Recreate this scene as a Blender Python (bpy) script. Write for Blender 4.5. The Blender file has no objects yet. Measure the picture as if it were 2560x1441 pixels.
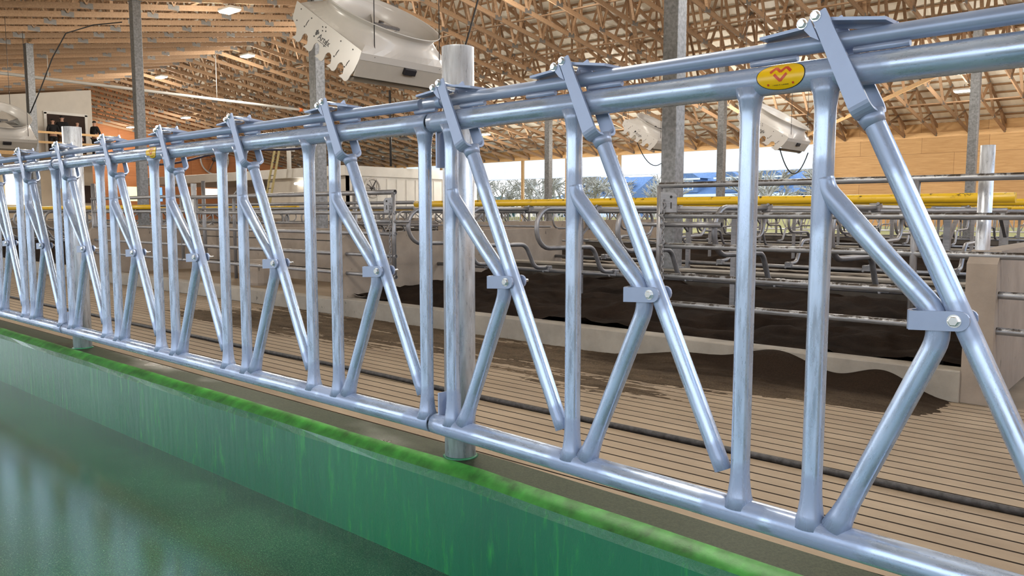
import bpy, bmesh, math, random
from mathutils import Vector, Matrix, noise
random.seed(7)
PI = math.pi
scn = bpy.context.scene
COL = scn.collection
R = math.radians

# ------------------------------------------------------------------ materials
def nodes_of(name):
    m = bpy.data.materials.new(name); m.use_nodes = True
    nt = m.node_tree; b = nt.nodes['Principled BSDF']
    return m, nt, b
def N(nt, t, **kw):
    n = nt.nodes.new(t)
    for k, v in kw.items():
        if k in n.inputs: n.inputs[k].default_value = v
        else: setattr(n, k, v)
    return n
def ramp(nt, fac, stops):
    r = nt.nodes.new('ShaderNodeValToRGB')
    e = r.color_ramp.elements
    while len(e) < len(stops): e.new(0.5)
    for i, (p, c) in enumerate(stops):
        e[i].position = p
        e[i].color = (c, c, c, 1) if not isinstance(c, (tuple, list)) else (*c[:3], 1)
    nt.links.new(fac, r.inputs[0]); return r
def coord(nt, scale=(1, 1, 1), kind='Object'):
    t = nt.nodes.new('ShaderNodeTexCoord'); mp = nt.nodes.new('ShaderNodeMapping')
    mp.inputs['Scale'].default_value = scale
    nt.links.new(t.outputs[kind], mp.inputs[0]); return mp.outputs[0]
def noi(nt, vec, scale, detail=4, rough=0.5, dist=0.0):
    n = nt.nodes.new('ShaderNodeTexNoise'); n.inputs['Scale'].default_value = scale
    n.inputs['Detail'].default_value = detail; n.inputs['Roughness'].default_value = rough
    n.inputs['Distortion'].default_value = dist
    nt.links.new(vec, n.inputs['Vector']); return n
def mix(nt, fac, a, b, blend='MIX'):
    m = nt.nodes.new('ShaderNodeMix'); m.data_type = 'RGBA'; m.blend_type = blend
    for s, v in ((0, fac), (6, a), (7, b)):
        if hasattr(v, 'links'): nt.links.new(v, m.inputs[s])
        else: m.inputs[s].default_value = v if s == 0 else (*v[:3], 1)
    return m.outputs[2]
def bump(nt, b, h, strength=0.3, dist=0.01):
    n = nt.nodes.new('ShaderNodeBump'); n.inputs['Strength'].default_value = strength
    n.inputs['Distance'].default_value = dist
    nt.links.new(h, n.inputs['Height']); nt.links.new(n.outputs[0], b.inputs['Normal'])
def simple(name, col, rough=0.5, metal=0.0, var=0.12, scale=6, bmp=0.0, sc=(1, 1, 1), emit=None, est=0):
    m, nt, b = nodes_of(name)
    v = coord(nt, sc); n = noi(nt, v, scale, 5, 0.6)
    dark = tuple(c * (1 - var * 1.6) for c in col); lite = tuple(min(1, c * (1 + var)) for c in col)
    r = ramp(nt, n.outputs[0], [(0.3, dark), (0.7, lite)])
    nt.links.new(r.outputs[0], b.inputs['Base Color'])
    b.inputs['Roughness'].default_value = rough; b.inputs['Metallic'].default_value = metal
    if bmp: bump(nt, b, n.outputs[0], bmp)
    if emit:
        b.inputs['Emission Color'].default_value = (*emit, 1); b.inputs['Emission Strength'].default_value = est
    return m
def galv(name, col, rough, metal, speck=0.25, dirt=0.0, spscale=60, streak=1.0):
    m, nt, b = nodes_of(name)
    at = nt.nodes.new('ShaderNodeAttribute'); at.attribute_name = 'tc'
    mp = nt.nodes.new('ShaderNodeMapping'); mp.inputs['Scale'].default_value = (0.16, 1, 1); nt.links.new(at.outputs['Vector'], mp.inputs[0])
    mp2 = nt.nodes.new('ShaderNodeMapping'); mp2.inputs['Scale'].default_value = (0.45, 1, 1); nt.links.new(at.outputs['Vector'], mp2.inputs[0])
    n1 = noi(nt, mp.outputs[0], 70, 6, 0.6); r1 = ramp(nt, n1.outputs[0], [(0.28, tuple(c * (1 - .34 * streak) for c in col)), (0.72, tuple(min(1, c * (1 + .2 * streak)) for c in col))])
    n2 = noi(nt, mp2.outputs[0], spscale * 8, 4, 0.7, 0.2); r2 = ramp(nt, n2.outputs[0], [(0.60, 0.0), (0.66, 1.0)])
    n3 = noi(nt, at.outputs['Vector'], 7, 3); r3 = ramp(nt, n3.outputs[0], [(0.40, 0.0), (0.62, 1.0)])
    mu = N(nt, 'ShaderNodeMath', operation='MULTIPLY'); nt.links.new(r2.outputs[0], mu.inputs[0]); nt.links.new(r3.outputs[0], mu.inputs[1])
    mu2 = N(nt, 'ShaderNodeMath', operation='MULTIPLY'); nt.links.new(mu.outputs[0], mu2.inputs[0]); mu2.inputs[1].default_value = min(1, speck * 2.6)
    c = mix(nt, mu2.outputs[0], r1.outputs[0], (0.05, 0.05, 0.06))
    pa = nt.nodes.new('ShaderNodeAttribute'); pa.attribute_name = 'paint'
    n5 = noi(nt, at.outputs['Vector'], 14, 3, 0.6); ad = N(nt, 'ShaderNodeMath', operation='ADD'); nt.links.new(pa.outputs['Fac'], ad.inputs[0]); nt.links.new(n5.outputs[0], ad.inputs[1])
    rp = ramp(nt, ad.outputs[0], [(0.80, 0.0), (1.0, 1.0)])
    c = mix(nt, rp.outputs[0], c, (0.30, 0.365, 0.50))
    if dirt:
        g = nt.nodes.new('ShaderNodeNewGeometry'); sz = nt.nodes.new('ShaderNodeSeparateXYZ'); nt.links.new(g.outputs['Normal'], sz.inputs[0])
        rz = ramp(nt, sz.outputs[2], [(0.1, 0.0), (0.5, 1.0)])
        n4 = noi(nt, coord(nt), 12, 7, 0.75); r4 = ramp(nt, n4.outputs[0], [(0.44, 0.0), (0.52, 1.0)])
        m3 = N(nt, 'ShaderNodeMath', operation='MULTIPLY'); nt.links.new(rz.outputs[0], m3.inputs[0]); nt.links.new(r4.outputs[0], m3.inputs[1])
        m4 = N(nt, 'ShaderNodeMath', operation='MULTIPLY'); nt.links.new(m3.outputs[0], m4.inputs[0]); m4.inputs[1].default_value = dirt
        c = mix(nt, m4.outputs[0], c, (0.035, 0.025, 0.018))
    nt.links.new(c, b.inputs['Base Color'])
    mr = nt.nodes.new('ShaderNodeMapRange'); nt.links.new(rp.outputs[0], mr.inputs[0]); mr.inputs[3].default_value = metal; mr.inputs[4].default_value = 0.2
    nt.links.new(mr.outputs[0], b.inputs['Metallic'])
    rr = ramp(nt, n1.outputs[0], [(0.3, rough - 0.08), (0.75, rough + 0.14)])
    nt.links.new(rr.outputs[0], b.inputs['Roughness'])
    bump(nt, b, n1.outputs[0], 0.10, 0.002)
    return m
def wood(name, c1, c2, rough=0.7, axis=(1, 8, 8), scale=3.0, plates=False):
    m, nt, b = nodes_of(name)
    v = coord(nt, axis); n = noi(nt, v, scale, 6, 0.65, 0.6)
    r = ramp(nt, n.outputs[0], [(0.25, c1), (0.75, c2)])
    o = nt.nodes.new('ShaderNodeObjectInfo')
    hs = nt.nodes.new('ShaderNodeHueSaturation'); nt.links.new(r.outputs[0], hs.inputs['Color'])
    mr = nt.nodes.new('ShaderNodeMapRange'); nt.links.new(o.outputs['Random'], mr.inputs[0]); mr.inputs[3].default_value = 0.75; mr.inputs[4].default_value = 1.2
    nt.links.new(mr.outputs[0], hs.inputs['Value']); nt.links.new(hs.outputs[0], b.inputs['Base Color'])
    b.inputs['Roughness'].default_value = rough
    return m

M = {}
M['galv'] = galv('galvanised_pipe', (0.45, 0.545, 0.70), 0.27, 0.62, 0.20, streak=0.55)
M['galvpost'] = galv('galvanised_post', (0.58, 0.61, 0.66), 0.32, 0.45, 0.34)
M['galvdull'] = galv('weathered_galvanised_pipe', (0.27, 0.27, 0.285), 0.40, 0.55, 0.3)
M['galvdirty'] = galv('mud_caked_galvanised_pipe', (0.32, 0.33, 0.35), 0.40, 0.55, 0.3, dirt=0.97)
M['primer'] = simple('grey_zinc_paint', (0.30, 0.365, 0.50), 0.36, 0.3, 0.06, 12)
M['plate'] = simple('painted_steel_plate', (0.30, 0.36, 0.50), 0.36, 0.25, 0.05, 8)
M['bolt'] = simple('zinc_bolt', (0.75, 0.78, 0.8), 0.25, 0.9, 0.05, 20)
M['hss'] = simple('galvanised_square_column', (0.215, 0.22, 0.228), 0.42, 0.4, 0.26, 22)
M['dark'] = simple('dark_recess', (0.012, 0.011, 0.01), 0.8)
M['black'] = simple('black_rubber', (0.02, 0.02, 0.022), 0.5)
M['hose'] = simple('dusty_black_hose', (0.05, 0.048, 0.05), 0.6, 0, 0.5, 30, 0.2)
M['yellowpipe'] = simple('yellow_plastic_pipe', (0.72, 0.45, 0.02), 0.35, 0, 0.06, 8)
def yellow_dirty():
    m, nt, b = nodes_of('mud_flecked_yellow_pipe')
    v = coord(nt); n = noi(nt, v, 16, 6, 0.7); r = ramp(nt, n.outputs[0], [(0.56, 0.0), (0.62, 1.0)])
    s = nt.nodes.new('ShaderNodeSeparateXYZ'); nt.links.new(v, s.inputs[0])
    rx = ramp(nt, s.outputs[0], [(0.0, 0.15), (1.0, 0.15)])
    mr = nt.nodes.new('ShaderNodeMapRange'); nt.links.new(s.outputs[0], mr.inputs[0]); mr.inputs[1].default_value = -4.2; mr.inputs[2].default_value = -2.2; mr.inputs[3].default_value = 0.1; mr.inputs[4].default_value = 1.0
    g = nt.nodes.new('ShaderNodeNewGeometry'); sg = nt.nodes.new('ShaderNodeSeparateXYZ'); nt.links.new(g.outputs['True Normal'], sg.inputs[0])
    rz = ramp(nt, sg.outputs[2], [(0.15, 0.0), (0.45, 1.0)])
    a = N(nt, 'ShaderNodeMath', operation='MULTIPLY'); nt.links.new(r.outputs[0], a.inputs[0]); nt.links.new(mr.outputs[0], a.inputs[1])
    a2 = N(nt, 'ShaderNodeMath', operation='MULTIPLY'); nt.links.new(a.outputs[0], a2.inputs[0]); nt.links.new(rz.outputs[0], a2.inputs[1])
    c = mix(nt, a2.outputs[0], (0.68, 0.43, 0.02), (0.03, 0.02, 0.015))
    nt.links.new(c, b.inputs['Base Color']); b.inputs['Roughness'].default_value = 0.35
    return m
M['yellowdirty'] = yellow_dirty()
M['truss'] = wood('truss_lumber', (0.27, 0.158, 0.088), (0.45, 0.295, 0.175))
M['purlin'] = wood('purlin_lumber', (0.25, 0.14, 0.07), (0.40, 0.25, 0.13))
M['whitewood'] = wood('fresh_pine', (0.55, 0.33, 0.14), (0.75, 0.5, 0.26))
M['plategal'] = simple('truss_connector_plate', (0.22, 0.21, 0.2), 0.5, 0.6, 0.1, 20)
M['roofpanel'] = simple('cream_metal_roof', (0.84, 0.80, 0.70), 0.5, 0.0, 0.05, 1)
M['white'] = simple('white_panel', (0.72, 0.71, 0.68), 0.5, 0, 0.04, 2)
M['officewall'] = simple('off_white_wall', (0.62, 0.58, 0.52), 0.6, 0, 0.04, 2)
M['tanwall'] = simple('beige_lower_wall', (0.50, 0.42, 0.32), 0.6, 0, 0.05, 2)
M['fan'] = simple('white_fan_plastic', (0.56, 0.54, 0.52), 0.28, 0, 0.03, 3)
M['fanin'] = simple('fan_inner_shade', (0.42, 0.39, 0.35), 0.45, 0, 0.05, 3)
M['palegreen'] = simple('pale_green_paint', (0.55, 0.60, 0.34), 0.4, 0, 0.06, 3)
M['red'] = simple('red_print', (0.55, 0.06, 0.02), 0.4, 0, 0.02)
M['yellow'] = simple('yellow_decal', (0.80, 0.48, 0.0), 0.3, 0, 0.02)
M['ink'] = simple('black_print', (0.015, 0.015, 0.02), 0.5, 0, 0.02)
M['bluepaint'] = simple('blue_pipe', (0.02, 0.025, 0.09), 0.4, 0, 0.05)
M['orange'] = simple('orange_plastic', (0.7, 0.15, 0.02), 0.5)
def concrete(name, c1, c2, scale=2.5, bm=0.25, rough=0.8, spots=True):
    m, nt, b = nodes_of(name)
    v = coord(nt); n = noi(nt, v, scale, 8, 0.65); r = ramp(nt, n.outputs[0], [(0.3, c1), (0.7, c2)])
    c = r.outputs[0]
    if spots:
        n2 = noi(nt, coord(nt, (1, 1, 0.5)), 14, 3, 0.5); r2 = ramp(nt, n2.outputs[0], [(0.70, 0.0), (0.73, 0.75)])
        c = mix(nt, r2.outputs[0], c, tuple(x * 0.3 for x in c1))
    nt.links.new(c, b.inputs['Base Color']); b.inputs['Roughness'].default_value = rough
    n3 = noi(nt, v, 60, 6, 0.7); bump(nt, b, n3.outputs[0], bm, 0.004)
    return m
M['conc'] = concrete('stall_curb_concrete', (0.20, 0.18, 0.155), (0.34, 0.31, 0.265))
M['darkconc'] = concrete('dark_concrete', (0.05, 0.042, 0.035), (0.11, 0.095, 0.08))  # darker concrete for the body of the centre curb, below its cap
M['concwall'] = concrete('partition_concrete', (0.22, 0.182, 0.15), (0.33, 0.275, 0.225))
def alley_mat():
    m, nt, b = nodes_of('grooved_alley_concrete')
    v = coord(nt)
    n = noi(nt, coord(nt, (0.6, 1.6, 1)), 2.2, 8, 0.7); r = ramp(nt, n.outputs[0], [(0.3, (0.20, 0.148, 0.098)), (0.7, (0.31, 0.240, 0.165))])
    n2 = noi(nt, coord(nt, (1, 1.4, 1)), 45, 4, 0.75); r2 = ramp(nt, n2.outputs[0], [(0.60, 0.0), (0.68, 1.0)])
    n3 = noi(nt, coord(nt, (0.35, 1.0, 1)), 1.3, 5, 0.7); r3 = ramp(nt, n3.outputs[0], [(0.42, 0.0), (0.6, 0.8)])
    mm = N(nt, 'ShaderNodeMath', operation='MULTIPLY'); nt.links.new(r2.outputs[0], mm.inputs[0]); nt.links.new(r3.outputs[0], mm.inputs[1])
    c = mix(nt, mm.outputs[0], r.outputs[0], (0.10, 0.07, 0.045))
    nt.links.new(c, b.inputs['Base Color']); b.inputs['Roughness'].default_value = 0.75
    bump(nt, b, n2.outputs[0], 0.15, 0.003)
    return m
M['alley'] = alley_mat()
def sand_mat(name, c1, c2):
    m, nt, b = nodes_of(name)
    v = coord(nt); n = noi(nt, v, 3.0, 8, 0.7); r = ramp(nt, n.outputs[0], [(0.3, c1), (0.7, c2)])
    n2 = noi(nt, v, 90, 5, 0.8); r2 = ramp(nt, n2.outputs[0], [(0.35, 0.6), (0.7, 1.35)])
    c = mix(nt, 1.0, r.outputs[0], r2.outputs[0], 'MULTIPLY')
    nt.links.new(c, b.inputs['Base Color']); b.inputs['Roughness'].default_value = 0.95
    bump(nt, b, n2.outputs[0], 0.6, 0.01); b.inputs['Specular IOR Level'].default_value = 0.08
    return m
M['sand'] = sand_mat('dark_bedding_sand', (0.009, 0.0055, 0.0038), (0.027, 0.0165, 0.0105))
def spill_mat():
    m, nt, b = nodes_of('spilled_bedding')
    v = coord(nt); n = noi(nt, coord(nt, (0.35, 1.3, 1)), 5.0, 8, 0.75); r = ramp(nt, n.outputs[0], [(0.32, (0.050, 0.036, 0.024)), (0.68, (0.150, 0.112, 0.075))])
    mp = nt.nodes.new('ShaderNodeVectorMath'); mp.operation = 'SUBTRACT'; nt.links.new(v, mp.inputs[0]); mp.inputs[1].default_value = (-2.25, 5.75, 0)
    sc = nt.nodes.new('ShaderNodeVectorMath'); sc.operation = 'MULTIPLY'; nt.links.new(mp.outputs[0], sc.inputs[0]); sc.inputs[1].default_value = (0.55, 1.15, 0.0)
    ln = nt.nodes.new('ShaderNodeVectorMath'); ln.operation = 'LENGTH'; nt.links.new(sc.outputs[0], ln.inputs[0])
    ad = N(nt, 'ShaderNodeMath', operation='ADD'); nt.links.new(ln.outputs['Value'], ad.inputs[0])
    n3 = noi(nt, coord(nt, (0.4, 1.2, 1)), 2.5, 5, 0.6); nt.links.new(n3.outputs[0], ad.inputs[1])
    k = ramp(nt, ad.outputs[0], [(0.85, 1.0), (1.0, 0.0)])
    mr = nt.nodes.new('ShaderNodeMapRange'); nt.links.new(ad.outputs[0], mr.inputs[0]); mr.inputs[1].default_value = 1.0; mr.inputs[2].default_value = 1.55; mr.inputs[3].default_value = 1.0; mr.inputs[4].default_value = 0.0
    c = mix(nt, mr.outputs[0], r.outputs[0], (0.022, 0.014, 0.009))
    n2 = noi(nt, v, 90, 5, 0.8); r2 = ramp(nt, n2.outputs[0], [(0.35, 0.6), (0.7, 1.35)])
    c = mix(nt, 1.0, c, r2.outputs[0], 'MULTIPLY')
    nt.links.new(c, b.inputs['Base Color']); b.inputs['Roughness'].default_value = 0.95; b.inputs['Specular IOR Level'].default_value = 0.08
    bump(nt, b, n2.outputs[0], 0.6, 0.01)
    return m
M['spill'] = spill_mat()
def green_curb():
    m, nt, b = nodes_of('glossy_green_epoxy')
    v = coord(nt, (1, 1, 0.25)); n = noi(nt, coord(nt, (1, 1, 0.14)), 34, 7, 0.7, 0.4); n1 = noi(nt, coord(nt, (1, 1, 0.6)), 1.2, 4, 0.6)
    r1 = ramp(nt, n1.outputs[0], [(0.35, (0.004, 0.105, 0.050)), (0.65, (0.006, 0.150, 0.056))])
    r = ramp(nt, n.outputs[0], [(0.54, 0.0), (0.70, 0.95)])
    c = mix(nt, r.outputs[0], r1.outputs[0], (0.022, 0.26, 0.05))
    nt.links.new(c, b.inputs['Base Color']); b.inputs['Roughness'].default_value = 0.32
    b.inputs['Coat Weight'].default_value = 0.25; b.inputs['Coat Roughness'].default_value = 0.12
    bump(nt, b, n.outputs[0], 0.5, 0.006)
    return m
M['curbface'] = green_curb()
M['curbbevel_lit'] = simple('lit_green_epoxy', (0.036, 0.20, 0.026), 0.5, 0, 0.4, 14, 0.3)  # same paint as the face; its lit look is put into a brighter green
def curbtop():
    m, nt, b = nodes_of('olive_gritty_epoxy')
    v = coord(nt); n = noi(nt, v, 140, 4, 0.8); r = ramp(nt, n.outputs[0], [(0.35, (0.010, 0.017, 0.007)), (0.75, (0.045, 0.058, 0.028))])
    nt.links.new(r.outputs[0], b.inputs['Base Color'])
    n2 = noi(nt, coord(nt, (0.6, 1, 1)), 2.5, 3); r2 = ramp(nt, n2.outputs[0], [(0.55, 0.55), (0.72, 0.15)])
    nt.links.new(r2.outputs[0], b.inputs['Roughness']); bump(nt, b, n.outputs[0], 0.25, 0.002); b.inputs['Specular IOR Level'].default_value = 0.2
    return m
M['curbtop'] = curbtop()
def feedfloor():
    m, nt, b = nodes_of('wet_green_epoxy_floor')
    v = coord(nt); n = noi(nt, coord(nt, (1, 0.5, 1)), 1.4, 5, 0.6); r = ramp(nt, n.outputs[0], [(0.3, (0.006, 0.065, 0.036)), (0.7, (0.014, 0.115, 0.055))])
    n4 = noi(nt, v, 220, 3, 0.8); r4 = ramp(nt, n4.outputs[0], [(0.50, 0.0), (0.70, 0.8)])
    c = mix(nt, r4.outputs[0], r.outputs[0], (0.16, 0.22, 0.14))
    nt.links.new(c, b.inputs['Base Color'])
    n2 = noi(nt, coord(nt, (1, 2.5, 1)), 1.5, 2, 0.4)
    r2 = ramp(nt, n2.outputs[0], [(0.3, 0.13), (0.75, 0.20)]); nt.links.new(r2.outputs[0], b.inputs['Roughness'])
    b.inputs['Coat Weight'].default_value = 0.4; b.inputs['Coat Roughness'].default_value = 0.15
    return m
M['feedfloor'] = feedfloor()
def plywood(name, c1, c2, c3):
    m, nt, b = nodes_of(name)
    v = coord(nt)
    n = noi(nt, coord(nt, (0.35, 0.35, 5)), 3.5, 6, 0.65, 0.8); r = ramp(nt, n.outputs[0], [(0.25, c1), (0.75, c2)])
    bt = nt.nodes.new('ShaderNodeTexBrick'); sp = nt.nodes.new('ShaderNodeSeparateXYZ'); cb = nt.nodes.new('ShaderNodeCombineXYZ')
    nt.links.new(v, sp.inputs[0]); ad = N(nt, 'ShaderNodeMath', operation='ADD'); nt.links.new(sp.outputs[0], ad.inputs[0]); nt.links.new(sp.outputs[1], ad.inputs[1])
    nt.links.new(ad.outputs[0], cb.inputs[0]); nt.links.new(sp.outputs[2], cb.inputs[1]); nt.links.new(cb.outputs[0], bt.inputs['Vector'])
    bt.inputs['Scale'].default_value = 1.0; bt.inputs['Brick Width'].default_value = 2.44; bt.inputs['Row Height'].default_value = 1.22
    bt.inputs['Mortar Size'].default_value = 0.006; bt.inputs['Color1'].default_value = (1, 1, 1, 1); bt.inputs['Color2'].default_value = (0.82, 0.80, 0.78, 1); bt.inputs['Mortar'].default_value = (0.35, 0.3, 0.25, 1)
    c = mix(nt, 1.0, r.outputs[0], bt.outputs[0], 'MULTIPLY')
    nt.links.new(c, b.inputs['Base Color']); b.inputs['Roughness'].default_value = 0.65
    return m
M['ply'] = plywood('golden_plywood', (0.50, 0.28, 0.105), (0.72, 0.46, 0.215), None)
M['plyred'] = plywood('reddish_plywood', (0.48, 0.17, 0.06), (0.62, 0.26, 0.10), None)
def curtain_mat():
    m, nt, b = nodes_of('translucent_white_curtain')
    nt.nodes.remove(b); o = nt.nodes['Material Output']
    d = nt.nodes.new('ShaderNodeBsdfDiffuse'); t = nt.nodes.new('ShaderNodeBsdfTranslucent'); mx = nt.nodes.new('ShaderNodeMixShader')
    n = noi(nt, coord(nt), 0.7, 2); r = ramp(nt, n.outputs[0], [(0.3, (0.85, 0.87, 0.9)), (0.7, (0.95, 0.96, 0.98))])
    nt.links.new(r.outputs[0], d.inputs[0]); nt.links.new(r.outputs[0], t.inputs[0])
    mx.inputs[0].default_value = 0.75; nt.links.new(d.outputs[0], mx.inputs[1]); nt.links.new(t.outputs[0], mx.inputs[2]); nt.links.new(mx.outputs[0], o.inputs[0])
    return m
M['curtain'] = curtain_mat()
M['bark'] = simple('pale_bare_branches', (0.48, 0.40, 0.30), 0.8, 0, 0.3, 5)
M['hedge'] = simple('dark_conifer', (0.05, 0.09, 0.07), 0.9, 0, 0.4, 2)
M['siding'] = simple('blue_siding', (0.11, 0.17, 0.28), 0.7, 0, 0.08, 3)
M['roofdark'] = simple('slate_blue_roof', (0.10, 0.15, 0.24), 0.8, 0, 0.15, 6)
M['grass'] = simple('outdoor_ground', (0.20, 0.20, 0.12), 0.9, 0, 0.25, 1)
M['glass'] = simple('bright_window_glass', (0.55, 0.62, 0.68), 0.1, 0, 0.03)
M['skin'] = simple('skin', (0.50, 0.29, 0.21), 0.6, 0, 0.04)
M['cloth'] = simple('black_cloth', (0.008, 0.008, 0.010), 0.85, 0, 0.1, 20)
M['brown'] = simple('brown_cloth', (0.10, 0.055, 0.03), 0.85, 0, 0.1, 20)
M['hair'] = simple('dark_hair', (0.012, 0.009, 0.007), 0.7, 0, 0.1, 30)
M['doordark'] = simple('dark_interior', (0.035, 0.018, 0.012), 0.8, 0, 0.2, 3)
M['lampglow'] = simple('lamp_lens', (1, 1, 1), 0.3, 0, 0.0, emit=(1.0, 0.97, 0.88), est=30)
M['tubeglow'] = simple('strip_lamp_lens', (1, 1, 1), 0.3, 0, 0.0, emit=(1.0, 0.95, 0.85), est=6)
M['steeldark'] = simple('dark_steel', (0.08, 0.08, 0.085), 0.4, 0.5)
M['ladder'] = simple('pale_fibreglass', (0.45, 0.38, 0.18), 0.5, 0, 0.1, 8)

# ------------------------------------------------------------------ mesh builder
class MB:
    def __init__(s): s.v = []; s.f = []; s.m = []; s.sm = []; s.tc = {}; s.pt = {}
    def add(s, vs, fs, mi=0, smooth=False):
        o = len(s.v); s.v += [tuple(p) for p in vs]
        for k, f in enumerate(fs):
            s.f.append([i + o for i in f]); s.m.append(mi[k] if isinstance(mi, list) else mi); s.sm.append(smooth[k] if isinstance(smooth, list) else smooth)
        return s
    def box(s, c, d, mi=0, rot=None, bev=0.0):
        hx, hy, hz = d[0] / 2, d[1] / 2, d[2] / 2
        if bev:
            b = min(bev, hx * .9, hy * .9, hz * .9); bm = bmesh.new(); bmesh.ops.create_cube(bm, size=1)
            for v in bm.verts: v.co = Vector((v.co.x * 2 * hx, v.co.y * 2 * hy, v.co.z * 2 * hz))
            bmesh.ops.bevel(bm, geom=bm.edges[:], offset=b, segments=2, affect='EDGES', profile=0.5)
            bm.verts.index_update(); vs = [v.co.copy() for v in bm.verts]; fs = [[v.index for v in f.verts] for f in bm.faces]; bm.free()
        else:
            vs = [Vector((x, y, z)) for x in (-hx, hx) for y in (-hy, hy) for z in (-hz, hz)]
            fs = [(0, 1, 3, 2), (4, 6, 7, 5), (0, 4, 5, 1), (2, 3, 7, 6), (0, 2, 6, 4), (1, 5, 7, 3)]
        if rot is not None: vs = [rot @ v for v in vs]
        c = Vector(c); return s.add([v + c for v in vs], fs, mi)
    def beam(s, a, b, w, h, mi=0, up=(0, 0, 1)):
        a, b = Vector(a), Vector(b); d = b - a; L = d.length; d.normalize(); up = Vector(up)
        side = d.cross(up)
        if side.length < 1e-4: side = d.cross(Vector((0, 1, 0)))
        side.normalize(); u2 = side.cross(d)
        rot = Matrix((d, side, u2)).transposed()
        return s.box((a + b) / 2, (L, w, h), mi, rot)
    def tube(s, pts, r, seg=14, mi=0, cap=True, hollow=False, rad=None, mats=None, closed=False, paint=None):
        base = len(s.v); acc = 0.0; off = random.random() * 7
        pts = [Vector(p) for p in pts]; n = len(pts); vs = []; fs = []; mis = []; sm = []
        T = []
        for i in range(n):
            if closed: t = pts[(i + 1) % n] - pts[i - 1]
            else: t = pts[min(i + 1, n - 1)] - pts[max(i - 1, 0)]
            T.append(t.normalized())
        u = T[0].cross(Vector((0, 0, 1)))
        if u.length < 0.05: u = T[0].cross(Vector((0, 1, 0)))
        u.normalize()
        for i in range(n):
            u = (u - T[i] * u.dot(T[i])).normalized(); w = T[i].cross(u)
            rr = rad[i] if rad else r
            if i: acc += (pts[i] - pts[i - 1]).length
            for j in range(seg):
                s.tc[base + i * seg + j] = (off + acc, math.cos(2 * PI * j / seg) * rr, math.sin(2 * PI * j / seg) * rr)
                if paint: s.pt[base + i * seg + j] = paint[i]
            k = 1.0
            if 0 < i < n - 1 or closed:
                a = (pts[i] - pts[i - 1]).normalized(); b = (pts[(i + 1) % n] - pts[i]).normalized(); k = 1 / max(0.5, math.sqrt(max(0.05, (1 + a.dot(b)) / 2)))
            for j in range(seg):
                t = 2 * PI * j / seg; vs.append(pts[i] + u * (math.cos(t) * rr) + w * (math.sin(t) * rr))
        for i in range(n if closed else n - 1):
            i2 = (i + 1) % n
            for j in range(seg):
                j2 = (j + 1) % seg; fs.append((i * seg + j, i * seg + j2, i2 * seg + j2, i2 * seg + j)); mis.append(mats[i] if mats else mi); sm.append(True)
        if cap and not closed:
            if hollow:
                for e, i in ((0, 0), (1, n - 1)):
                    o = len(vs); rr = rad[i] if rad else r; c = pts[i]
                    inn = [c + (vs[i * seg + j] - c) * 0.86 for j in range(seg)]; dp = T[i] * (0.05 if e == 0 else -0.05)
                    vs += inn + [p + dp for p in inn]
                    for j in range(seg):
                        j2 = (j + 1) % seg; q = [(i * seg + j, i * seg + j2, o + j2, o + j), (o + j, o + j2, o + seg + j2, o + seg + j)]
                        for f in q: fs.append(f if e == 1 else f[::-1]); mis.append(mi); sm.append(False)
                    fs.append(tuple(range(o + seg, o + 2 * seg))); mis.append(1 if mats is None and mi == 0 else mi); sm.append(False)
            else:
                fs.append(tuple(range(seg))[::-1]); mis.append(mats[0] if mats else mi); sm.append(False)
                fs.append(tuple(range((n - 1) * seg, n * seg))); mis.append(mats[-1] if mats else mi); sm.append(False)
        return s.add(vs, fs, mis, sm)
    def prism(s, poly, a, b, mi=0, fn=None):
        """poly: list of 2D; fn(u,v,t)->3D at t=a and t=b"""
        n = len(poly); vs = [fn(u, v, a) for u, v in poly] + [fn(u, v, b) for u, v in poly]
        fs = [tuple(range(n))[::-1], tuple(range(n, 2 * n))] + [(i, (i + 1) % n, n + (i + 1) % n, n + i) for i in range(n)]
        return s.add(vs, fs, mi)
    def hexbolt(s, c, axis, r, h, mi=0):
        ax = Vector(axis).normalized(); u = ax.cross(Vector((0, 0, 1)))
        if u.length < .1: u = ax.cross(Vector((1, 0, 0)))
        u.normalize(); w = ax.cross(u); c = Vector(c)
        def ring(rr, d, n=6): return [c + ax * d + (u * math.cos(2 * PI * i / n) + w * math.sin(2 * PI * i / n)) * rr for i in range(n)]
        a, b, d = ring(r, 0), ring(r, h), ring(r * 0.82, h * 1.15)
        fs = [(i, (i + 1) % 6, 6 + (i + 1) % 6, 6 + i) for i in range(6)] + [(6 + i, 6 + (i + 1) % 6, 12 + (i + 1) % 6, 12 + i) for i in range(6)] + [tuple(range(12, 18)), (5, 4, 3, 2, 1, 0)]
        s.add(a + b + d, fs, mi)
        wa = ring(r * 1.25, 0.0, 16); wb = ring(r * 1.25, h * 0.25, 16)
        return s.add(wa + wb, [(i, (i + 1) % 16, 16 + (i + 1) % 16, 16 + i) for i in range(16)] + [tuple(range(16, 32))], mi)
    def mesh(s, name, mats):
        me = bpy.data.meshes.new(name); me.from_pydata(s.v, [], s.f); me.update()
        for m in mats: me.materials.append(m)
        me.attributes.new('tc', 'FLOAT_VECTOR', 'POINT'); me.attributes.new('paint', 'FLOAT', 'POINT'); a = me.attributes['tc']; q = me.attributes['paint']
        fl_ = []
        for i, v in enumerate(s.v): fl_ += s.tc.get(i, v)
        a.data.foreach_set('vector', fl_); q.data.foreach_set('value', [s.pt.get(i, 0.0) for i in range(len(s.v))])
        me.polygons.foreach_set('material_index', s.m); me.polygons.foreach_set('use_smooth', s.sm)
        return me

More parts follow.
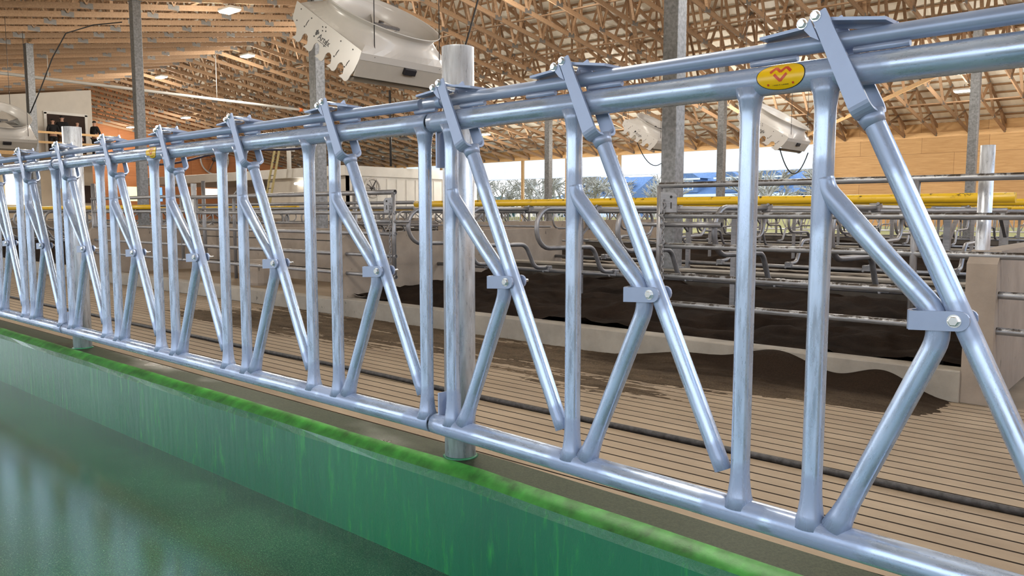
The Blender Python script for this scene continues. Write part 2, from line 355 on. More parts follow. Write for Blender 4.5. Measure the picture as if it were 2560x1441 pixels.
def text_mesh(name, body, size, mat, parent, loc, rot, shear=0.0, extrude=0.0005, align='LEFT'):
    cu = bpy.data.curves.new(name, 'FONT'); cu.body = body; cu.size = size; cu.shear = shear; cu.extrude = extrude; cu.align_x = align
    tmp = bpy.data.objects.new('tmp_text', cu); COL.objects.link(tmp)
    me = bpy.data.meshes.new_from_object(tmp.evaluated_get(bpy.context.evaluated_depsgraph_get())); me.name = name
    bpy.data.objects.remove(tmp); bpy.data.curves.remove(cu)
    me.materials.clear(); me.materials.append(M[mat])
    return link(name, me, parent, loc, rot)
def tag(o, label=None, cat=None, group=None, kind=None):
    if label: o['label'] = label
    if cat: o['category'] = cat
    if group: o['group'] = group
    if kind: o['kind'] = kind
    return o
def link(name, data, parent=None, loc=(0, 0, 0), rot=(0, 0, 0)):
    o = bpy.data.objects.new(name, data); COL.objects.link(o); o.location = loc; o.rotation_euler = rot
    if parent: o.parent = parent
    return o
def obj(name, mb, mats, parent=None, loc=(0, 0, 0), rot=(0, 0, 0)):
    if not isinstance(mats, (list, tuple)): mats = [mats]
    return link(name, mb.mesh(name, [M[m] if isinstance(m, str) else m for m in mats]), parent, loc, rot)
def struct(name, mb, mats, loc=(0, 0, 0)): return tag(obj(name, mb, mats, None, loc), kind='structure')
def thing(name, label, cat, loc=(0, 0, 0), rotz=0, group=None, rot=None):
    o = link(name, None, None, loc, rot or (0, 0, rotz)); return tag(o, label, cat, group)
def dup(root, loc=None, rot=None, label=None, group=None):
    r = root.copy(); COL.objects.link(r)
    if loc is not None: r.location = loc
    if rot is not None: r.rotation_euler = rot
    if label: r['label'] = label
    if group: r['group'] = group
    for ch in list(root.children):
        c = ch.copy(); COL.objects.link(c); c.parent = r
        for g in list(ch.children):
            d = g.copy(); COL.objects.link(d); d.parent = c
    return r
def dup_part(src, parent, dx=0.0, first_ok=False):
    c = src.copy(); COL.objects.link(c); c.parent = parent; c.location = (src.location[0] + dx, src.location[1], src.location[2])
    for g in list(src.children):
        d = g.copy(); COL.objects.link(d); d.parent = c
    return c
def arc(c, r, a0, a1, n, plane='xz'):
    out = []
    for i in range(n + 1):
        t = a0 + (a1 - a0) * i / n; p, q = math.cos(t) * r, math.sin(t) * r
        out.append((c[0] + p, c[1], c[2] + q) if plane == 'xz' else ((c[0], c[1] + p, c[2] + q) if plane == 'yz' else (c[0] + p, c[1] + q, c[2])))
    return out
def rounded(pts, r, n=6):
    """polyline with rounded corners of radius r"""
    P = [Vector(p) for p in pts]; out = [P[0]]
    for i in range(1, len(P) - 1):
        a = (P[i - 1] - P[i]); b = (P[i + 1] - P[i]); la, lb = a.length, b.length; a.normalize(); b.normalize()
        ang = a.angle(b)
        rr = r[i - 1] if isinstance(r, (list, tuple)) else r
        d = min(rr / math.tan(ang / 2), la * 0.49, lb * 0.49) if ang < 3.1 else 0
        if d < 1e-4: out.append(P[i]); continue
        p0 = P[i] + a * d; p1 = P[i] + b * d
        for k in range(n + 1):
            t = k / n; out.append(p0 * (1 - t) ** 2 + P[i] * 2 * t * (1 - t) + p1 * t * t)
    out.append(P[-1]); return out

# ------------------------------------------------------------------ layout numbers (metres; cow alley floor at z = 0)
DF = 1.655            # headlock fence line
XJ = -1.804           # panel joint
DK = -0.0576          # the right hand panel swings slightly towards the feed floor
YR, ZR = 16.57, 7.57  # ridge of truss bottom chords
YN, YF = -2.9, 36.0   # long side walls
XE = -54.0            # far end wall
XN = 5.0              # near end of what is built
BAY = 7.24
def chz(y): return ZR - abs(y - YR) / 6.0
def tcz(y): return 4.85 + (YF - YR - abs(y - YR)) / 3.0 + 0.0

# ------------------------------------------------------------------ floors
def alley(name, y0, y1, x0, x1, pitch=0.1033, ph=3.574, z=0.0):
    mb = MB(); ys = []; y = ph
    while y > y0 + 0.02: y -= pitch
    y += pitch
    prof = [(y0, z)]
    while y < y1 - 0.02:
        prof += [(y - 0.0065, z), (y - 0.0045, z - 0.010), (y + 0.0045, z - 0.010), (y + 0.0065, z)]; y += pitch
    prof.append((y1, z)); n = len(prof)
    vs = [(x0, a, b) for a, b in prof] + [(x1, a, b) for a, b in prof]
    mi = [1 if (prof[i][1] < z - .005 or prof[i + 1][1] < z - .005) else 0 for i in range(n - 1)]
    mb.add(vs, [(i, n + i, n + i + 1, i + 1) for i in range(n - 1)], mi)
    return struct(name, mb, ['alley', 'groove'])
M['groove'] = simple('dark_groove', (0.05, 0.036, 0.024), 0.9, 0, 0.3, 10)  # groove floor and sides darker than the slab
fl = alley('floor', 1.80, 5.66, -40, XN)
b = MB(); b.box((-27, (11.3 + YF) / 2, -0.06), (64, YF - 11.3, 0.12)); b.box((-27, 8.5, -0.10), (64, 5.8, 0.12)); b.box((-27 - 20, 3.7, -0.08), (14 + 0, 3.9, 0.12)); struct('floor', b, 'alley')
b = MB(); b.box(((XN - 58) / 2, (YN + 1.63) / 2, 0.05), (58 + XN, 1.63 - YN, 0.12)); tag(obj('floor', b, 'feedfloor'), kind='structure')

# headlock curb: swept cross-section following the fence (slight swing at the joint)
def curb_sweep():
    prof = [(0.0, 0.055), (0.0, 0.400), (0.012, 0.420), (0.042, 0.440), (0.062, 0.4455), (0.180, 0.4455), (0.190, 0.438), (0.190, -0.05)]
    mats = [0, 0, 1, 1, 2, 2, 3]
    # front line of curb: y at x
    dx = [(-42.0, 1.625), (XJ - 0.2, 1.625), (XJ + 0.2, 1.622)]
    t = math.tan(DK)
    dx.append((XN, 1.62 + (XN - XJ) * t * 0.85))
    mb = MB(); vs = []
    # subdivide for slight waviness of hand-troweled edge
    X = []
    for i in range(len(dx) - 1):
        n = int((dx[i + 1][0] - dx[i][0]) / 0.12) + 1
        if dx[i][0] < -20: n = 160
        for k in range(n): f = k / n; X.append((dx[i][0] * (1 - f) + dx[i + 1][0] * f, dx[i][1] * (1 - f) + dx[i + 1][1] * f))
    X.append(dx[-1]); n = len(prof)
    for (x, y) in X:
        for k, (a, z) in enumerate(prof):
            w = 0.004 * noise.noise(Vector((x * 2.1, k * 1.7, 0))) if 0 < k < 5 else 0
            vs.append((x, y + a + w, z + w * 0.6))
    fs = []; mi = []
    for i in range(len(X) - 1):
        for k in range(n - 1): fs.append((i * n + k, i * n + k + 1, (i + 1) * n + k + 1, (i + 1) * n + k)[::-1]); mi.append(mats[k])
    mb.add(vs, fs, mi, [m == 1 for m in mi])
    # casting joint line
    o = obj('feed_curb', mb, ['curbface', 'curbbevel_lit', 'curbtop', 'conc'])
    tag(o, 'long green-painted feed curb under the row of headlocks, with a bright green rounded lip', 'curb')
    return o
curb_sweep()

# ------------------------------------------------------------------ headlock panels
RZ, BZ, LZ = 1.490, 0.566, 1.5485
Z0 = 0.535
RT, RU, RL = 0.030, 0.0205, 0.0167
ANG = math.atan(0.457)
lu = Vector((math.sin(ANG), 0, -math.cos(ANG)))      # down along lever
lw = Vector((math.cos(ANG), 0, math.sin(ANG)))       # across lever
def L(p): return (p[0], p[1], p[2] - Z0)
def sst(a, b_, x): t = min(1, max(0, (x - a) / (b_ - a))); return t * t * (3 - 2 * t)
def fade(z, lo, hi): return 0.62 * max(1 - sst(lo, lo + 0.10, z), sst(hi - 0.10, hi, z))
def upright_mb(bent=True):
    mb = MB(); n = 34; zs = [BZ + 0.012 + (RZ - 0.012 - BZ - 0.012) * k / n for k in range(n + 1)]
    def rr(z):
        a, c = z - BZ - 0.028, RZ - 0.030 - z
        return RU + 0.0075 * max(0, 1 - a / 0.075) ** 2 + 0.006 * max(0, 1 - c / 0.05) ** 2 + (0.003 if a < 0.008 or c < 0.006 else 0)
    pt = [max(fade(z, BZ + 0.08, RZ - 0.03), (0.62 * math.exp(-((z - 1.255) / 0.075) ** 4) if bent else 0)) for z in zs]
    mb.tube([L((0, 0, z)) for z in zs], RU, 20, 0, True, False, [rr(z) for z in zs], None, False, pt)
    return mb
def plain_mb(): return upright_mb(False)
def neck_mb():
    mb = MB()
    pts = rounded([(-0.002, 0, 1.318), (0.004, 0, 1.268), (0.132, 0, 1.130), (0.236, 0, 1.022), (0.052, 0, 0.590)], [0.06, 0.25, 0.085], 8)
    P = [L(p) for p in pts]; Q = [P[0]]
    for i in range(1, len(P)):
        a, c = Vector(P[i - 1]), Vector(P[i]); n = max(1, int((c - a).length / 0.03))
        for k in range(1, n + 1): Q.append(tuple(a.lerp(c, k / n)))
    rad, pt = [], []
    for q in Q:
        z = q[2] + Z0; rad.append(0.004 + 0.0165 * sst(1.320, 1.295, z) if z > 1.29 else RU + 0.007 * max(0, 1 - (z - BZ - 0.03) / 0.07) ** 2)
        pt.append(max(0.62 * sst(1.16, 1.24, z), 0.62 * (1 - sst(BZ + 0.08, BZ + 0.18, z)), 0.55 * math.exp(-((z - 1.02) / 0.06) ** 4)))
    mb.tube(Q, RU, 20, 0, True, False, rad, None, False, pt)
    return mb
def bracket_mb():
    mb = MB()
    for sy in (-1, 1):
        poly = [(0.180, -0.0175), (0.262, -0.0175)] + [(0.262 + 0.0175 * math.sin(t), -0.0175 * math.cos(t)) for t in [PI * k / 8 for k in range(1, 8)]] + [(0.262, 0.0175), (0.180, 0.0175)]
        mb.prism(poly, sy * 0.0225, sy * 0.0285, 0, lambda u, v, t: L((u, t, 1.027 + v + (u - 0.2) * 0.06)))
    # rounded end strap behind the bend
    P = [(0.182, -0.0255), (0.174, -0.018), (0.171, 0.0), (0.174, 0.018), (0.182, 0.0255)]
    vs = []
    for (x, y) in P:
        for dz in (-0.0175, 0.0175): vs += [L((x, y, 1.026 + dz)), L((x + 0.006, y * 0.85, 1.026 + dz))]
    fs = []
    for k in range(4): a, c = 4 * k, 4 * k + 4; fs += [(a, a + 2, c + 2, c), (a + 2, a + 3, c + 3, c + 2), (a + 1, c + 1, c + 3, a + 3), (a, c, c + 1, a + 1)]
    mb.add(vs, fs)
    return mb
def bolt_mb():
    mb = MB(); mb.hexbolt(L((0.255, -0.0285, 1.031)), (0, -1, 0), 0.0095, 0.007); return mb
def nut_mb():
    mb = MB(); mb.hexbolt(L((0.255, 0.0285, 1.031)), (0, 1, 0), 0.010, 0.010); mb.tube([L((0.255, 0.028, 1.031)), L((0.255, 0.058, 1.031))], 0.0045, 10); return mb
def lever_mb():
    mb = MB(); a = Vector((0.086, 0, 1.405)); c = Vector((0.440, 0, 0.650)); n = 30; P = []; pt = []
    for k in range(n + 1):
        q = a.lerp(c, k / n); P.append(L(q)); pt.append(max(0.62 * sst(1.22, 1.33, q.z), 0.62 * (1 - sst(0.68, 0.74, q.z)), 0.5 * math.exp(-((q.z - 1.03) / 0.06) ** 4)))
    mb.tube(P, 0.0195, 20, 0, True, False, None, None, False, pt); return mb
def yoke_mb():
    mb = MB()
    top = Vector((-0.004, 0, 1.600)); bot = Vector((0.086, 0, 1.403)); Lh = (bot - top).dot(lu)
    def pt(v, w, y): p = top + lu * v + lw * w; return L((p.x, y, p.z))
    hw = 0.0195; t = 0.006; yo = 0.0385; rr = 0.02
    # U path in (v,y)
    path = [(0.0, -yo), (Lh - rr, -yo)]
    for k in range(1, 6): a = PI / 2 * k / 5; path.append((Lh - rr + rr * math.sin(a), -yo + rr * (1 - math.cos(a))))
    path += [(Lh, yo - rr)]
    for k in range(1, 6): a = PI / 2 * k / 5; path.append((Lh - rr + rr * math.cos(a), yo - rr + rr * math.sin(a)))
    path += [(0.0, yo)]
    vs = []; n = len(path)
    for i, (v, y) in enumerate(path):
        d = Vector((path[min(i + 1, n - 1)][0] - path[max(i - 1, 0)][0], path[min(i + 1, n - 1)][1] - path[max(i - 1, 0)][1])).normalized()
        nx = Vector((-d.y, d.x)) * (t / 2)
        hwv = hw * (1.0 if v > 0.012 else 0.75)
        for sw, sn in ((-1, -1), (1, -1), (1, 1), (-1, 1)): vs.append(pt(v + nx.x * sn, sw * hwv, y + nx.y * sn))
    fs = [(0, 1, 2, 3), tuple(4 * (n - 1) + k for k in (3, 2, 1, 0))]
    for i in range(n - 1):
        for k in range(4): k2 = (k + 1) % 4; fs.append((4 * i + k, 4 * (i + 1) + k, 4 * (i + 1) + k2, 4 * i + k2))
    mb.add(vs, fs)
    mb.tube([pt(Lh - 0.004, 0, 0), pt(Lh + 0.022, 0, 0)], 0.023, 16, 0, True, False, [0.026, 0.0205])
    # ear carrying the second bolt
    poly = [(0.002, -0.018), (0.016, -0.036), (0.034, -0.030), (0.050, -0.018)]
    for sy in (-1, 1): mb.prism(poly, sy * yo - t / 2, sy * yo + t / 2, 0, lambda u, v, tt: pt(u, v, tt))
    return mb
def ybolt_mb():
    mb = MB(); mb.hexbolt(L((0, -0.0415, 1.59)), (0, -1, 0), 0.0085, 0.006); mb.tube([L((0, -0.0415, 1.59)), L((0, 0.050, 1.59))], 0.0045, 10); return mb
def finger_mb(side):
    mb = MB()
    if side < 0: mb.beam(L((-0.030, 0, 1.5785)), L((-0.128, 0, 1.5705)), 0.060, 0.006)
    else:
        mb.beam(L((-0.005, 0, 1.590)), L((0.118, 0, 1.571)), 0.062, 0.006)
        mb.beam(L((0.0, 0.020, 1.588)), L((0.118, 0.028, 1.566)), 0.006, 0.016)
    return mb
def stop_mb():
    mb = MB(); mb.tube([L((-0.05, -0.010, 1.5255)), L((0.05, -0.010, 1.5255))], 0.0065, 10); return mb
def decal(parent, s0, z0=RZ, fs=1.0):
    """oval sticker wrapped on the rail, print raised a hair above it"""
    r = RT; yc = 0.0
    def P(u, v, lift): a = v / r; return L((s0 + u, -math.cos(a) * (r + lift), z0 - math.sin(a) * (r + lift) * -1 + 0)) 
    def patch(mb, A, B, lift, mi, na=40, nr=6):
        vs = [P(0, CV, lift)]; fs = []
        for j in range(1, nr + 1):
            for i in range(na): t = 2 * PI * i / na; vs.append(P(A * j / nr * math.cos(t), CV + B * j / nr * math.sin(t), lift))
        for i in range(na): fs.append((0, 1 + (i + 1) % na, 1 + i))
        for j in range(nr - 1):
            for i in range(na): a = 1 + j * na; fs.append((a + i, a + (i + 1) % na, a + na + (i + 1) % na, a + na + i))
        mb.add(vs, fs, mi, True)
    CV = 0.003
    mb = MB(); patch(mb, 0.0515, 0.0300, 0.0005, 1); patch(mb, 0.0496, 0.0284, 0.0009, 0)
    def stroke(pts, w, mi, lift=0.0013):
        for (u0, v0), (u1, v1) in zip(pts, pts[1:]):
            d = Vector((u1 - u0, v1 - v0)); nn = max(2, int(d.length / 0.002)); d.normalize(); q = Vector((-d.y, d.x)) * w / 2
            for k in range(nn):
                a = k / nn - 0.02; b_ = (k + 1) / nn + 0.02
                A = (u0 + (u1 - u0) * a, v0 + (v1 - v0) * a); B = (u0 + (u1 - u0) * b_, v0 + (v1 - v0) * b_)
                mb.add([P(A[0] + q.x, CV + A[1] + q.y, lift), P(A[0] - q.x, CV + A[1] - q.y, lift), P(B[0] - q.x, CV + B[1] - q.y, lift), P(B[0] + q.x, CV + B[1] + q.y, lift)], [(3, 2, 1, 0)], mi)
    stroke([(-0.0215, 0.0065), (-0.0105, 0.0165), (0.0, 0.0070), (0.0105, 0.0165), (0.0215, 0.0065)], 0.0056, 2)
    stroke([(-0.0130, 0.0025), (0.0, -0.0105), (0.0130, 0.0025)], 0.0054, 2)
    # maple-leaf like red marks beside the small print
    for u in (-0.026, 0.026): stroke([(u - 0.002, -0.0165), (u + 0.002, -0.0165)], 0.004, 2)
    o = obj('maker_decal', mb, ['yellow', 'ink', 'red'], parent); o['label'] = 'yellow oval sticker with a red zigzag mark'
    for txt, v, sz in (('Made in Canada', -0.0185, 0.0052),):
        a = (CV + v + sz * 0.3) / r
        text_mesh('small_print', txt, sz, 'ink', o, L((s0, -math.cos(a) * (r + 0.0016), z0 + math.sin(a) * (r + 0.0016) - sz * 0.35)), (PI / 2 + a, 0, 0), 0, 0.00008, 'CENTER')
    return o
TPL = {}
def panel(loc, rotz, x0, x1, bents, plains, label, decal_at=None, plate_end=None, stencil=()):
    t = thing('headlock_panel', label, 'headlock panel', (loc[0], loc[1], Z0), rotz)
    mb = MB(); seg = 24
    def rail(z, r):
        m2 = MB(); n = int((x1 - x0) / 0.03); X = [x0 + (x1 - x0) * k / n for k in range(n + 1)]; pt = []
        for x in X:
            v = max(1 - sst(x0 + 0.02, x0 + 0.10, x), sst(x1 - 0.10, x1 - 0.02, x))
            for k in bents: v = max(v, math.exp(-((x - k - 0.02) / (0.11 if z > 1 else 0.13)) ** 4))
            for k in plains: v = max(v, math.exp(-((x - k) / 0.09) ** 4))
            pt.append(0.62 * v)
        m2.tube([L((p, 0, z)) for p in X], r, seg, 0, True, True, None, None, False, pt)
        return m2
    obj('top_rail', rail(RZ, RT), ['galv', 'dark'], t)
    obj('bottom_rail', rail(BZ, 0.0310), ['galv', 'dark'], t)
    m2 = MB(); m2.tube([L((x0 - 0.03, 0, LZ)), L((x0 + 0.5, 0, LZ)), L((x1 - 0.04, 0, LZ))], RL, 18); 
    m2.tube([L((x0 + 0.02, 0, LZ)), L((x0 + 0.05, 0, LZ))], RL + 0.003, 16)
    obj('latch_rod', m2, ['primer'], t)
    def part(name, fn, mats, dx, parent=None, child=None):
        key = name + str(getattr(fn, '__name__', '')) + str(mats)
        if key not in TPL: TPL[key] = fn().mesh(name, [M[m] for m in mats])
        return link(name, TPL[key], parent or t, (dx, 0, 0))
    for s in sorted(bents):
        part('upright', upright_mb, ['galv', 'primer'], s)
        nb = part('neck_bar', neck_mb, ['galv', 'primer'], s)
        part('strap_bracket', bracket_mb, ['plate'], 0, nb); part('bolt', bolt_mb, ['bolt'], 0, nb); part('nut', nut_mb, ['bolt'], 0, nb)
        lv = part('release_lever', lever_mb, ['galv', 'primer'], s)
        part('yoke', yoke_mb, ['plate'], 0, lv); b1 = part('yoke_bolt', ybolt_mb, ['bolt'], -0.034, lv); b1.location.z = -0.007; b2 = part('yoke_bolt', ybolt_mb, ['bolt'], -0.008, lv); b2.location.z = 0.004
        if s in stencil:
            nn = (lw * math.cos(R(38)) + Vector((0, -1, 0)) * math.sin(R(38))).normalized(); X = lu.copy(); Y = nn.cross(X)
            mt = Matrix((X, Y, nn)).transposed().to_4x4()
            for off, body in ((0.50, 'SCH 40'), (0.60, '(UL) LISTED EXT')):
                p0 = Vector((0.086, 0, 1.405 - Z0)) + lu * off + nn * 0.0202 - Y * 0.006
                q = text_mesh('stencil_print', body, 0.0165, 'ink', lv, p0, mt.to_euler(), 0, 0.0001)
        for sd in (-1, 1):
            key = 'latch_finger%d' % sd
            if key not in TPL: TPL[key] = finger_mb(sd).mesh('latch_finger', [M['plate']])
            link('latch_finger', TPL[key], t, (s, 0, 0))
        for dx in (-0.105, 0.105): part('stop_rod', stop_mb, ['plate'], s + dx)
    for s in plains: part('upright', plain_mb, ['galv', 'primer'], s)
    if plate_end is not None:
        for z0, z1 in ((1.355, 1.478), (0.585, 0.665)):
            m3 = MB(); m3.box(L((plate_end, 0.018, (z0 + z1) / 2)), (0.006, 0.040, z1 - z0)); m3.box(L((plate_end + 0.026, 0.040, (z0 + z1) / 2)), (0.056, 0.006, z1 - z0))
            obj('post_bracket', m3, ['plate'], t)
    if decal_at is not None: decal(t, decal_at)
    return t
bl = [-2.91, -2.30, -1.69, -1.08, -0.47]
panel((XJ, DF), 0.0, -3.022, 0.016, bl, [s + 0.459 for s in bl], 'middle headlock panel ending at the round post, with a small yellow sticker half way along', decal_at=-1.80, plate_end=-2.99, stencil=(-0.47, -1.08, -2.30))
bl2 = [s - 3.05 for s in bl]
panel((XJ, DF), 0.0, -6.07, -3.034, bl2, [s + 0.459 for s in bl2], 'headlock panel at the left edge, farthest along the row beyond the short post', plate_end=-6.04)
panel((XJ, DF), DK, 0.028, 3.06, [0.112, 0.585, 1.226, 1.84, 2.45], [1.066, 1.686, 2.30, 2.91], 'nearest headlock panel at the right, with a large yellow sticker on its top rail', decal_at=1.145, plate_end=0.045)

def round_post(x, y, z0, z1, r, label, mat='galvpost', fill=True):
    t = thing('round_post', label, 'post', (x, y, z0))
    mb = MB(); mb.tube([(0, 0, -0.03), (0, 0, (z1 - z0) * .5), (0, 0, z1 - z0)], r, 28, 0, True, True); obj('pipe', mb, [mat, 'dark'], t)
    if fill:
        mb = MB(); mb.tube([(0, 0, 0.0), (0, 0, 0.006)], r, 28, 0, True, False, [r + 0.008, r + 0.002]); obj('paint_ring', mb, 'curbface', t)
    return t
round_post(-1.757, 1.742, 0.4455, 1.722, 0.0495, 'stout galvanised round post rising above the rails between the middle and nearest headlock panels')
round_post(-4.838, 1.742, 0.4455, 1.70, 0.0495, 'galvanised round post between the left-edge and middle headlock panels')

# hose lying on the alley
mb = MB(); P = []
for i in range(90):
    x = -30 + i * 0.38; P.append((x, 3.69 + 0.012 * math.sin(x * 0.9) + 0.01 * math.sin(x * 2.3), 0.016))
mb.tube(P, 0.016, 10); tag(obj('black_hose', mb, 'hose'), 'long black hose lying on the grooved alley floor, parallel to the headlocks', 'hose')

# ------------------------------------------------------------------ sand heightfields
def field(name, x0, x1, y0, y1, nx, ny, h, mat, label, cat):
    mb = MB(); vs = []
    for j in range(ny + 1):
        for i in range(nx + 1):
            x = x0 + (x1 - x0) * i / nx; y = y0 + (y1 - y0) * j / ny; vs.append((x, y, h(x, y)))
    fs = [(j * (nx + 1) + i, j * (nx + 1) + i + 1, (j + 1) * (nx + 1) + i + 1, (j + 1) * (nx + 1) + i) for j in range(ny) for i in range(nx)]
    mb.add(vs, fs, 0, True); return tag(obj(name, mb, mat), label, cat, kind='stuff')
def nz(x, y, s, o=0): return noise.noise(Vector((x * s, y * s, o)))
def bedh(seed):
    def h(x, y):
        r1 = 1 - abs(nz(x * 0.8, y * 1.3, 1.6, seed)); v = 0.20 + 0.075 * nz(x, y, 0.9, seed) + 0.10 * (r1 - 0.75) + 0.05 * nz(x, y, 2.6, seed + 3) + 0.016 * nz(x, y, 7, seed) + 0.045 * (0.75 - abs(nz(x * 0.7, y, 3.4, seed + 9)) * 2.2)
        if y < 8.5: v += 0.17 * min(1, max(0, (y - 5.9) / 2.2))
        else: v = v * 0.6 + 0.10 + 0.20 * min(1, max(0, (11.25 - y) / 0.9))
        return v
    return h
SG = []
def spill_h(x, y):
    # heap against the curb near x=-1.9 plus a thin, streaky spread
    base = -0.022
    e = 5.66 + 0.03 * nz(x, 0, 1.5, 3)
    heap = 0.17 * math.exp(-((x + 2.35) / 0.36) ** 2 - ((y - e) / 0.22) ** 2) + 0.135 * math.exp(-((x + 1.62) / 0.24) ** 2 - ((y - e) / 0.20) ** 2) + 0.09 * math.exp(-((x + 3.1) / 0.45) ** 2 - ((y - e) / 0.18) ** 2)
    skirt = 0.040 * math.exp(-((x + 2.1) / 0.95) ** 4 - ((y - 5.42) / 0.36) ** 4)
    cov = math.exp(-((x + 6.0) / 4.2) ** 6) * math.exp(-((y - 5.05) / (0.78 + 0.14 * nz(x, 3, 0.8, 2))) ** 6)
    streaks = 0.012 * nz(x * 0.16, y * 3.2, 3.0, 5) + 0.010 * nz(x * 0.30, y * 4.2, 6, 2) + 0.006 * nz(x * 0.7, y * 2, 14, 9) + 0.004 * nz(x, y, 30, 4)
    edge = 0.014 * nz(x * 0.4, y, 1.4, 11)
    return base + heap + skirt + 0.031 * cov + (streaks + edge) * (0.2 + cov) * (0.35 if heap > 0.02 else 1)
field('spilled_bedding', -10.5, 0.2, 3.9, 5.66, 640, 150, spill_h, 'spill', 'dark loose bedding spilled across the alley floor against the stall curb', 'bedding')

# ------------------------------------------------------------------ stall rows
def loop_mb(s=1):
    """freestall divider in the YZ plane; y measured from the platform centre, s=+1 faces the near alley"""
    mb = MB()
    a = [(0, -0.20, 1.262)] + arc((0, -2.40, 1.068), 0.194, PI / 2, 1.5 * PI, 12, 'yz')
    b2 = rounded([(0, -2.40, 0.874), (0, -1.66, 0.862), (0, -1.50, 0.592), (0, -1.22, 0.575)], [0.16, 0.14], 7)
    P = [(p[0], p[1] * s, p[2]) for p in a + [tuple(q) for q in b2[1:]]]
    mb.tube(P, 0.024, 12); return mb
LOOPN, LOOPF = loop_mb(1).mesh('stall_divider', [M['galvdull']]), loop_mb(-1).mesh('stall_divider', [M['galvdull']])
CL = MB(); CL.box((0, 0, 0), (0.09, 0.075, 0.075), 0, None, 0.01); CL.hexbolt((0.03, -0.037, 0.03), (0, -1, 0), 0.012, 0.01); CL.hexbolt((-0.03, -0.037, -0.03), (0, -1, 0), 0.012, 0.01)
CLM = CL.mesh('pipe_clamp', [M['galvdull']])
def pipe(name, a, b_, r, mat, label, cat, group=None, hollow=False, n=1):
    mb = MB(); a, b_ = Vector(a), Vector(b_); mb.tube([tuple((b_ - a) * k / n) for k in range(n + 1)], r, 14, 0, True, hollow)
    o = obj(name, mb, [mat, 'dark'] if hollow else mat, None, a); return tag(o, label, cat, group)
def rows(yc, x0, x1, row, sec, detail, walls=(True, True), sand=True, sp=0.926):
    h0, h1 = yc - 2.85, yc + 2.85
    # curbs
    for y, nm in ((h0 + 0.09, 'near'), (h1 - 0.09, 'far')):
        mb = MB(); mb.box((0, 0, 0.10), (x1 - x0 + 0.0, 0.18, 0.21), 0, None, 0.008)
        tag(obj('stall_curb', mb, 'conc', None, ((x0 + x1) / 2, y, 0)), 'low concrete curb, %s side of the %s stalls, %s' % (nm, row, sec), 'curb')
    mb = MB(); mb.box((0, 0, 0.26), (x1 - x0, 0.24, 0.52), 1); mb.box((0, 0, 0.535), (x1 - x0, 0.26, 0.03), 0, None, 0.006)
    tag(obj('centre_curb', mb, ['conc', 'darkconc'], None, ((x0 + x1) / 2, yc, 0)), 'concrete kerb down the middle, %s stalls, %s' % (row, sec), 'curb')
    if sand:
        hh = bedh(yc + x0)
        nx = int((x1 - x0) / (0.07 if detail else 0.3)); ny = 40 if detail else 10
        for (a, c, s_) in ((h0 + 0.18, yc - 0.16, 'near'), (yc + 0.16, h1 - 0.18, 'far')):
            def hf(x, y, yc=yc): return hh(x, y - yc + 8.5)
            field('bedding_sand', x0 + 0.01, x1 - 0.01, a, c, nx, ny, hf, 'sand', 'dark brown sand bed, %s side, %s stalls, %s' % (s_, row, sec), 'bedding')
    n = max(1, round((x1 - x0) / sp)); step = (x1 - x0) / n
    for k in range(1, n):
        x = x0 + k * step
        for side, me in ((-1, LOOPN), (1, LOOPF)):
            o = link('stall_divider', me, None, (x, yc, 0))
            tag(o, 'curved pipe divider facing the %s alley, %s stalls, %s' % ('near' if side < 0 else 'far', row, sec), 'stall divider', 'stall dividers, %s side, %s, %s' % ('near' if side < 0 else 'far', row, sec))
            if detail: link('pipe_clamp', CLM, o, (0, side * 1.26, 0.565)); link('pipe_clamp', CLM, o, (0, side * 1.60, 1.262))
    for side, nm in ((-1, 'near'), (1, 'far')):
        pipe('neck_rail', (x0 - 0.05, yc + side * 1.60, 1.333), (x1 + 0.05, yc + side * 1.60, 1.333), 0.040 if detail else 0.045, 'yellowdirty' if (detail and side < 0) else 'yellowpipe', 'yellow rail, %s side of the %s stalls, %s' % (nm, row, sec), 'rail', None, False, 12)
        pipe('support_rail', (x0, yc + side * 1.60, 1.235), (x1, yc + side * 1.60, 1.235), 0.022, 'galvdull', 'grey pipe under the yellow rail, %s side, %s stalls, %s' % (nm, row, sec), 'rail')
        pipe('brisket_pipe', (x0, yc + side * 1.26, 0.545), (x1, yc + side * 1.26, 0.545), 0.024, 'galvdull', 'low horizontal mounting pipe, %s side, %s stalls, %s' % (nm, row, sec), 'rail')
        for q in range(0, n + 1, 2):
            x = min(x1 - 0.05, max(x0 + 0.05, x0 + q * step + 0.46 * (q < n)))
            mb = MB(); mb.beam((0, 0, 0.0), (0, 0, 1.27), 0.05, 0.05); mb.beam((0, 0, 1.0), (0, side * -0.34, 1.24), 0.03, 0.03)
            tag(obj('stall_support', mb, 'galvdull', None, (x, yc + side * 1.24, -0.04)), 'thin square post inside the %s stalls, %s side, %s' % (row, nm, sec), 'post', 'support posts, %s, %s side, %s' % (row, nm, sec))
    for i, (w, x) in enumerate(zip(walls, (x0, x1))):
        if w:
            sgn = -1 if i == 0 else 1
            mb = MB(); 
            h1w = yc + 1.45 if (detail and i == 0) else h1
            poly = [(h0 + 0.02, 0.0), (h1w - 0.02, 0.0), (h1w - 0.02, 0.90), (h1w - 0.14, 0.98), (h0 + 0.14, 0.98), (h0 + 0.02, 0.90)]
            mb.prism(poly, 0, sgn * 0.17, 0, lambda u, v, t: (t, u - yc, v))
            tag(obj('partition_wall', mb, 'concwall', None, (x, yc, 0)), 'waist-high concrete wall, %s end, %s stalls, %s' % ('left' if i == 0 else 'right', row, sec), 'wall')
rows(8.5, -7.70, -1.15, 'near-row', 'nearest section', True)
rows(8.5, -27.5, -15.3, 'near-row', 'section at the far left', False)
rows(16.57, -12.0, -3.0, 'middle-row', 'right-hand section', False, (False, False))
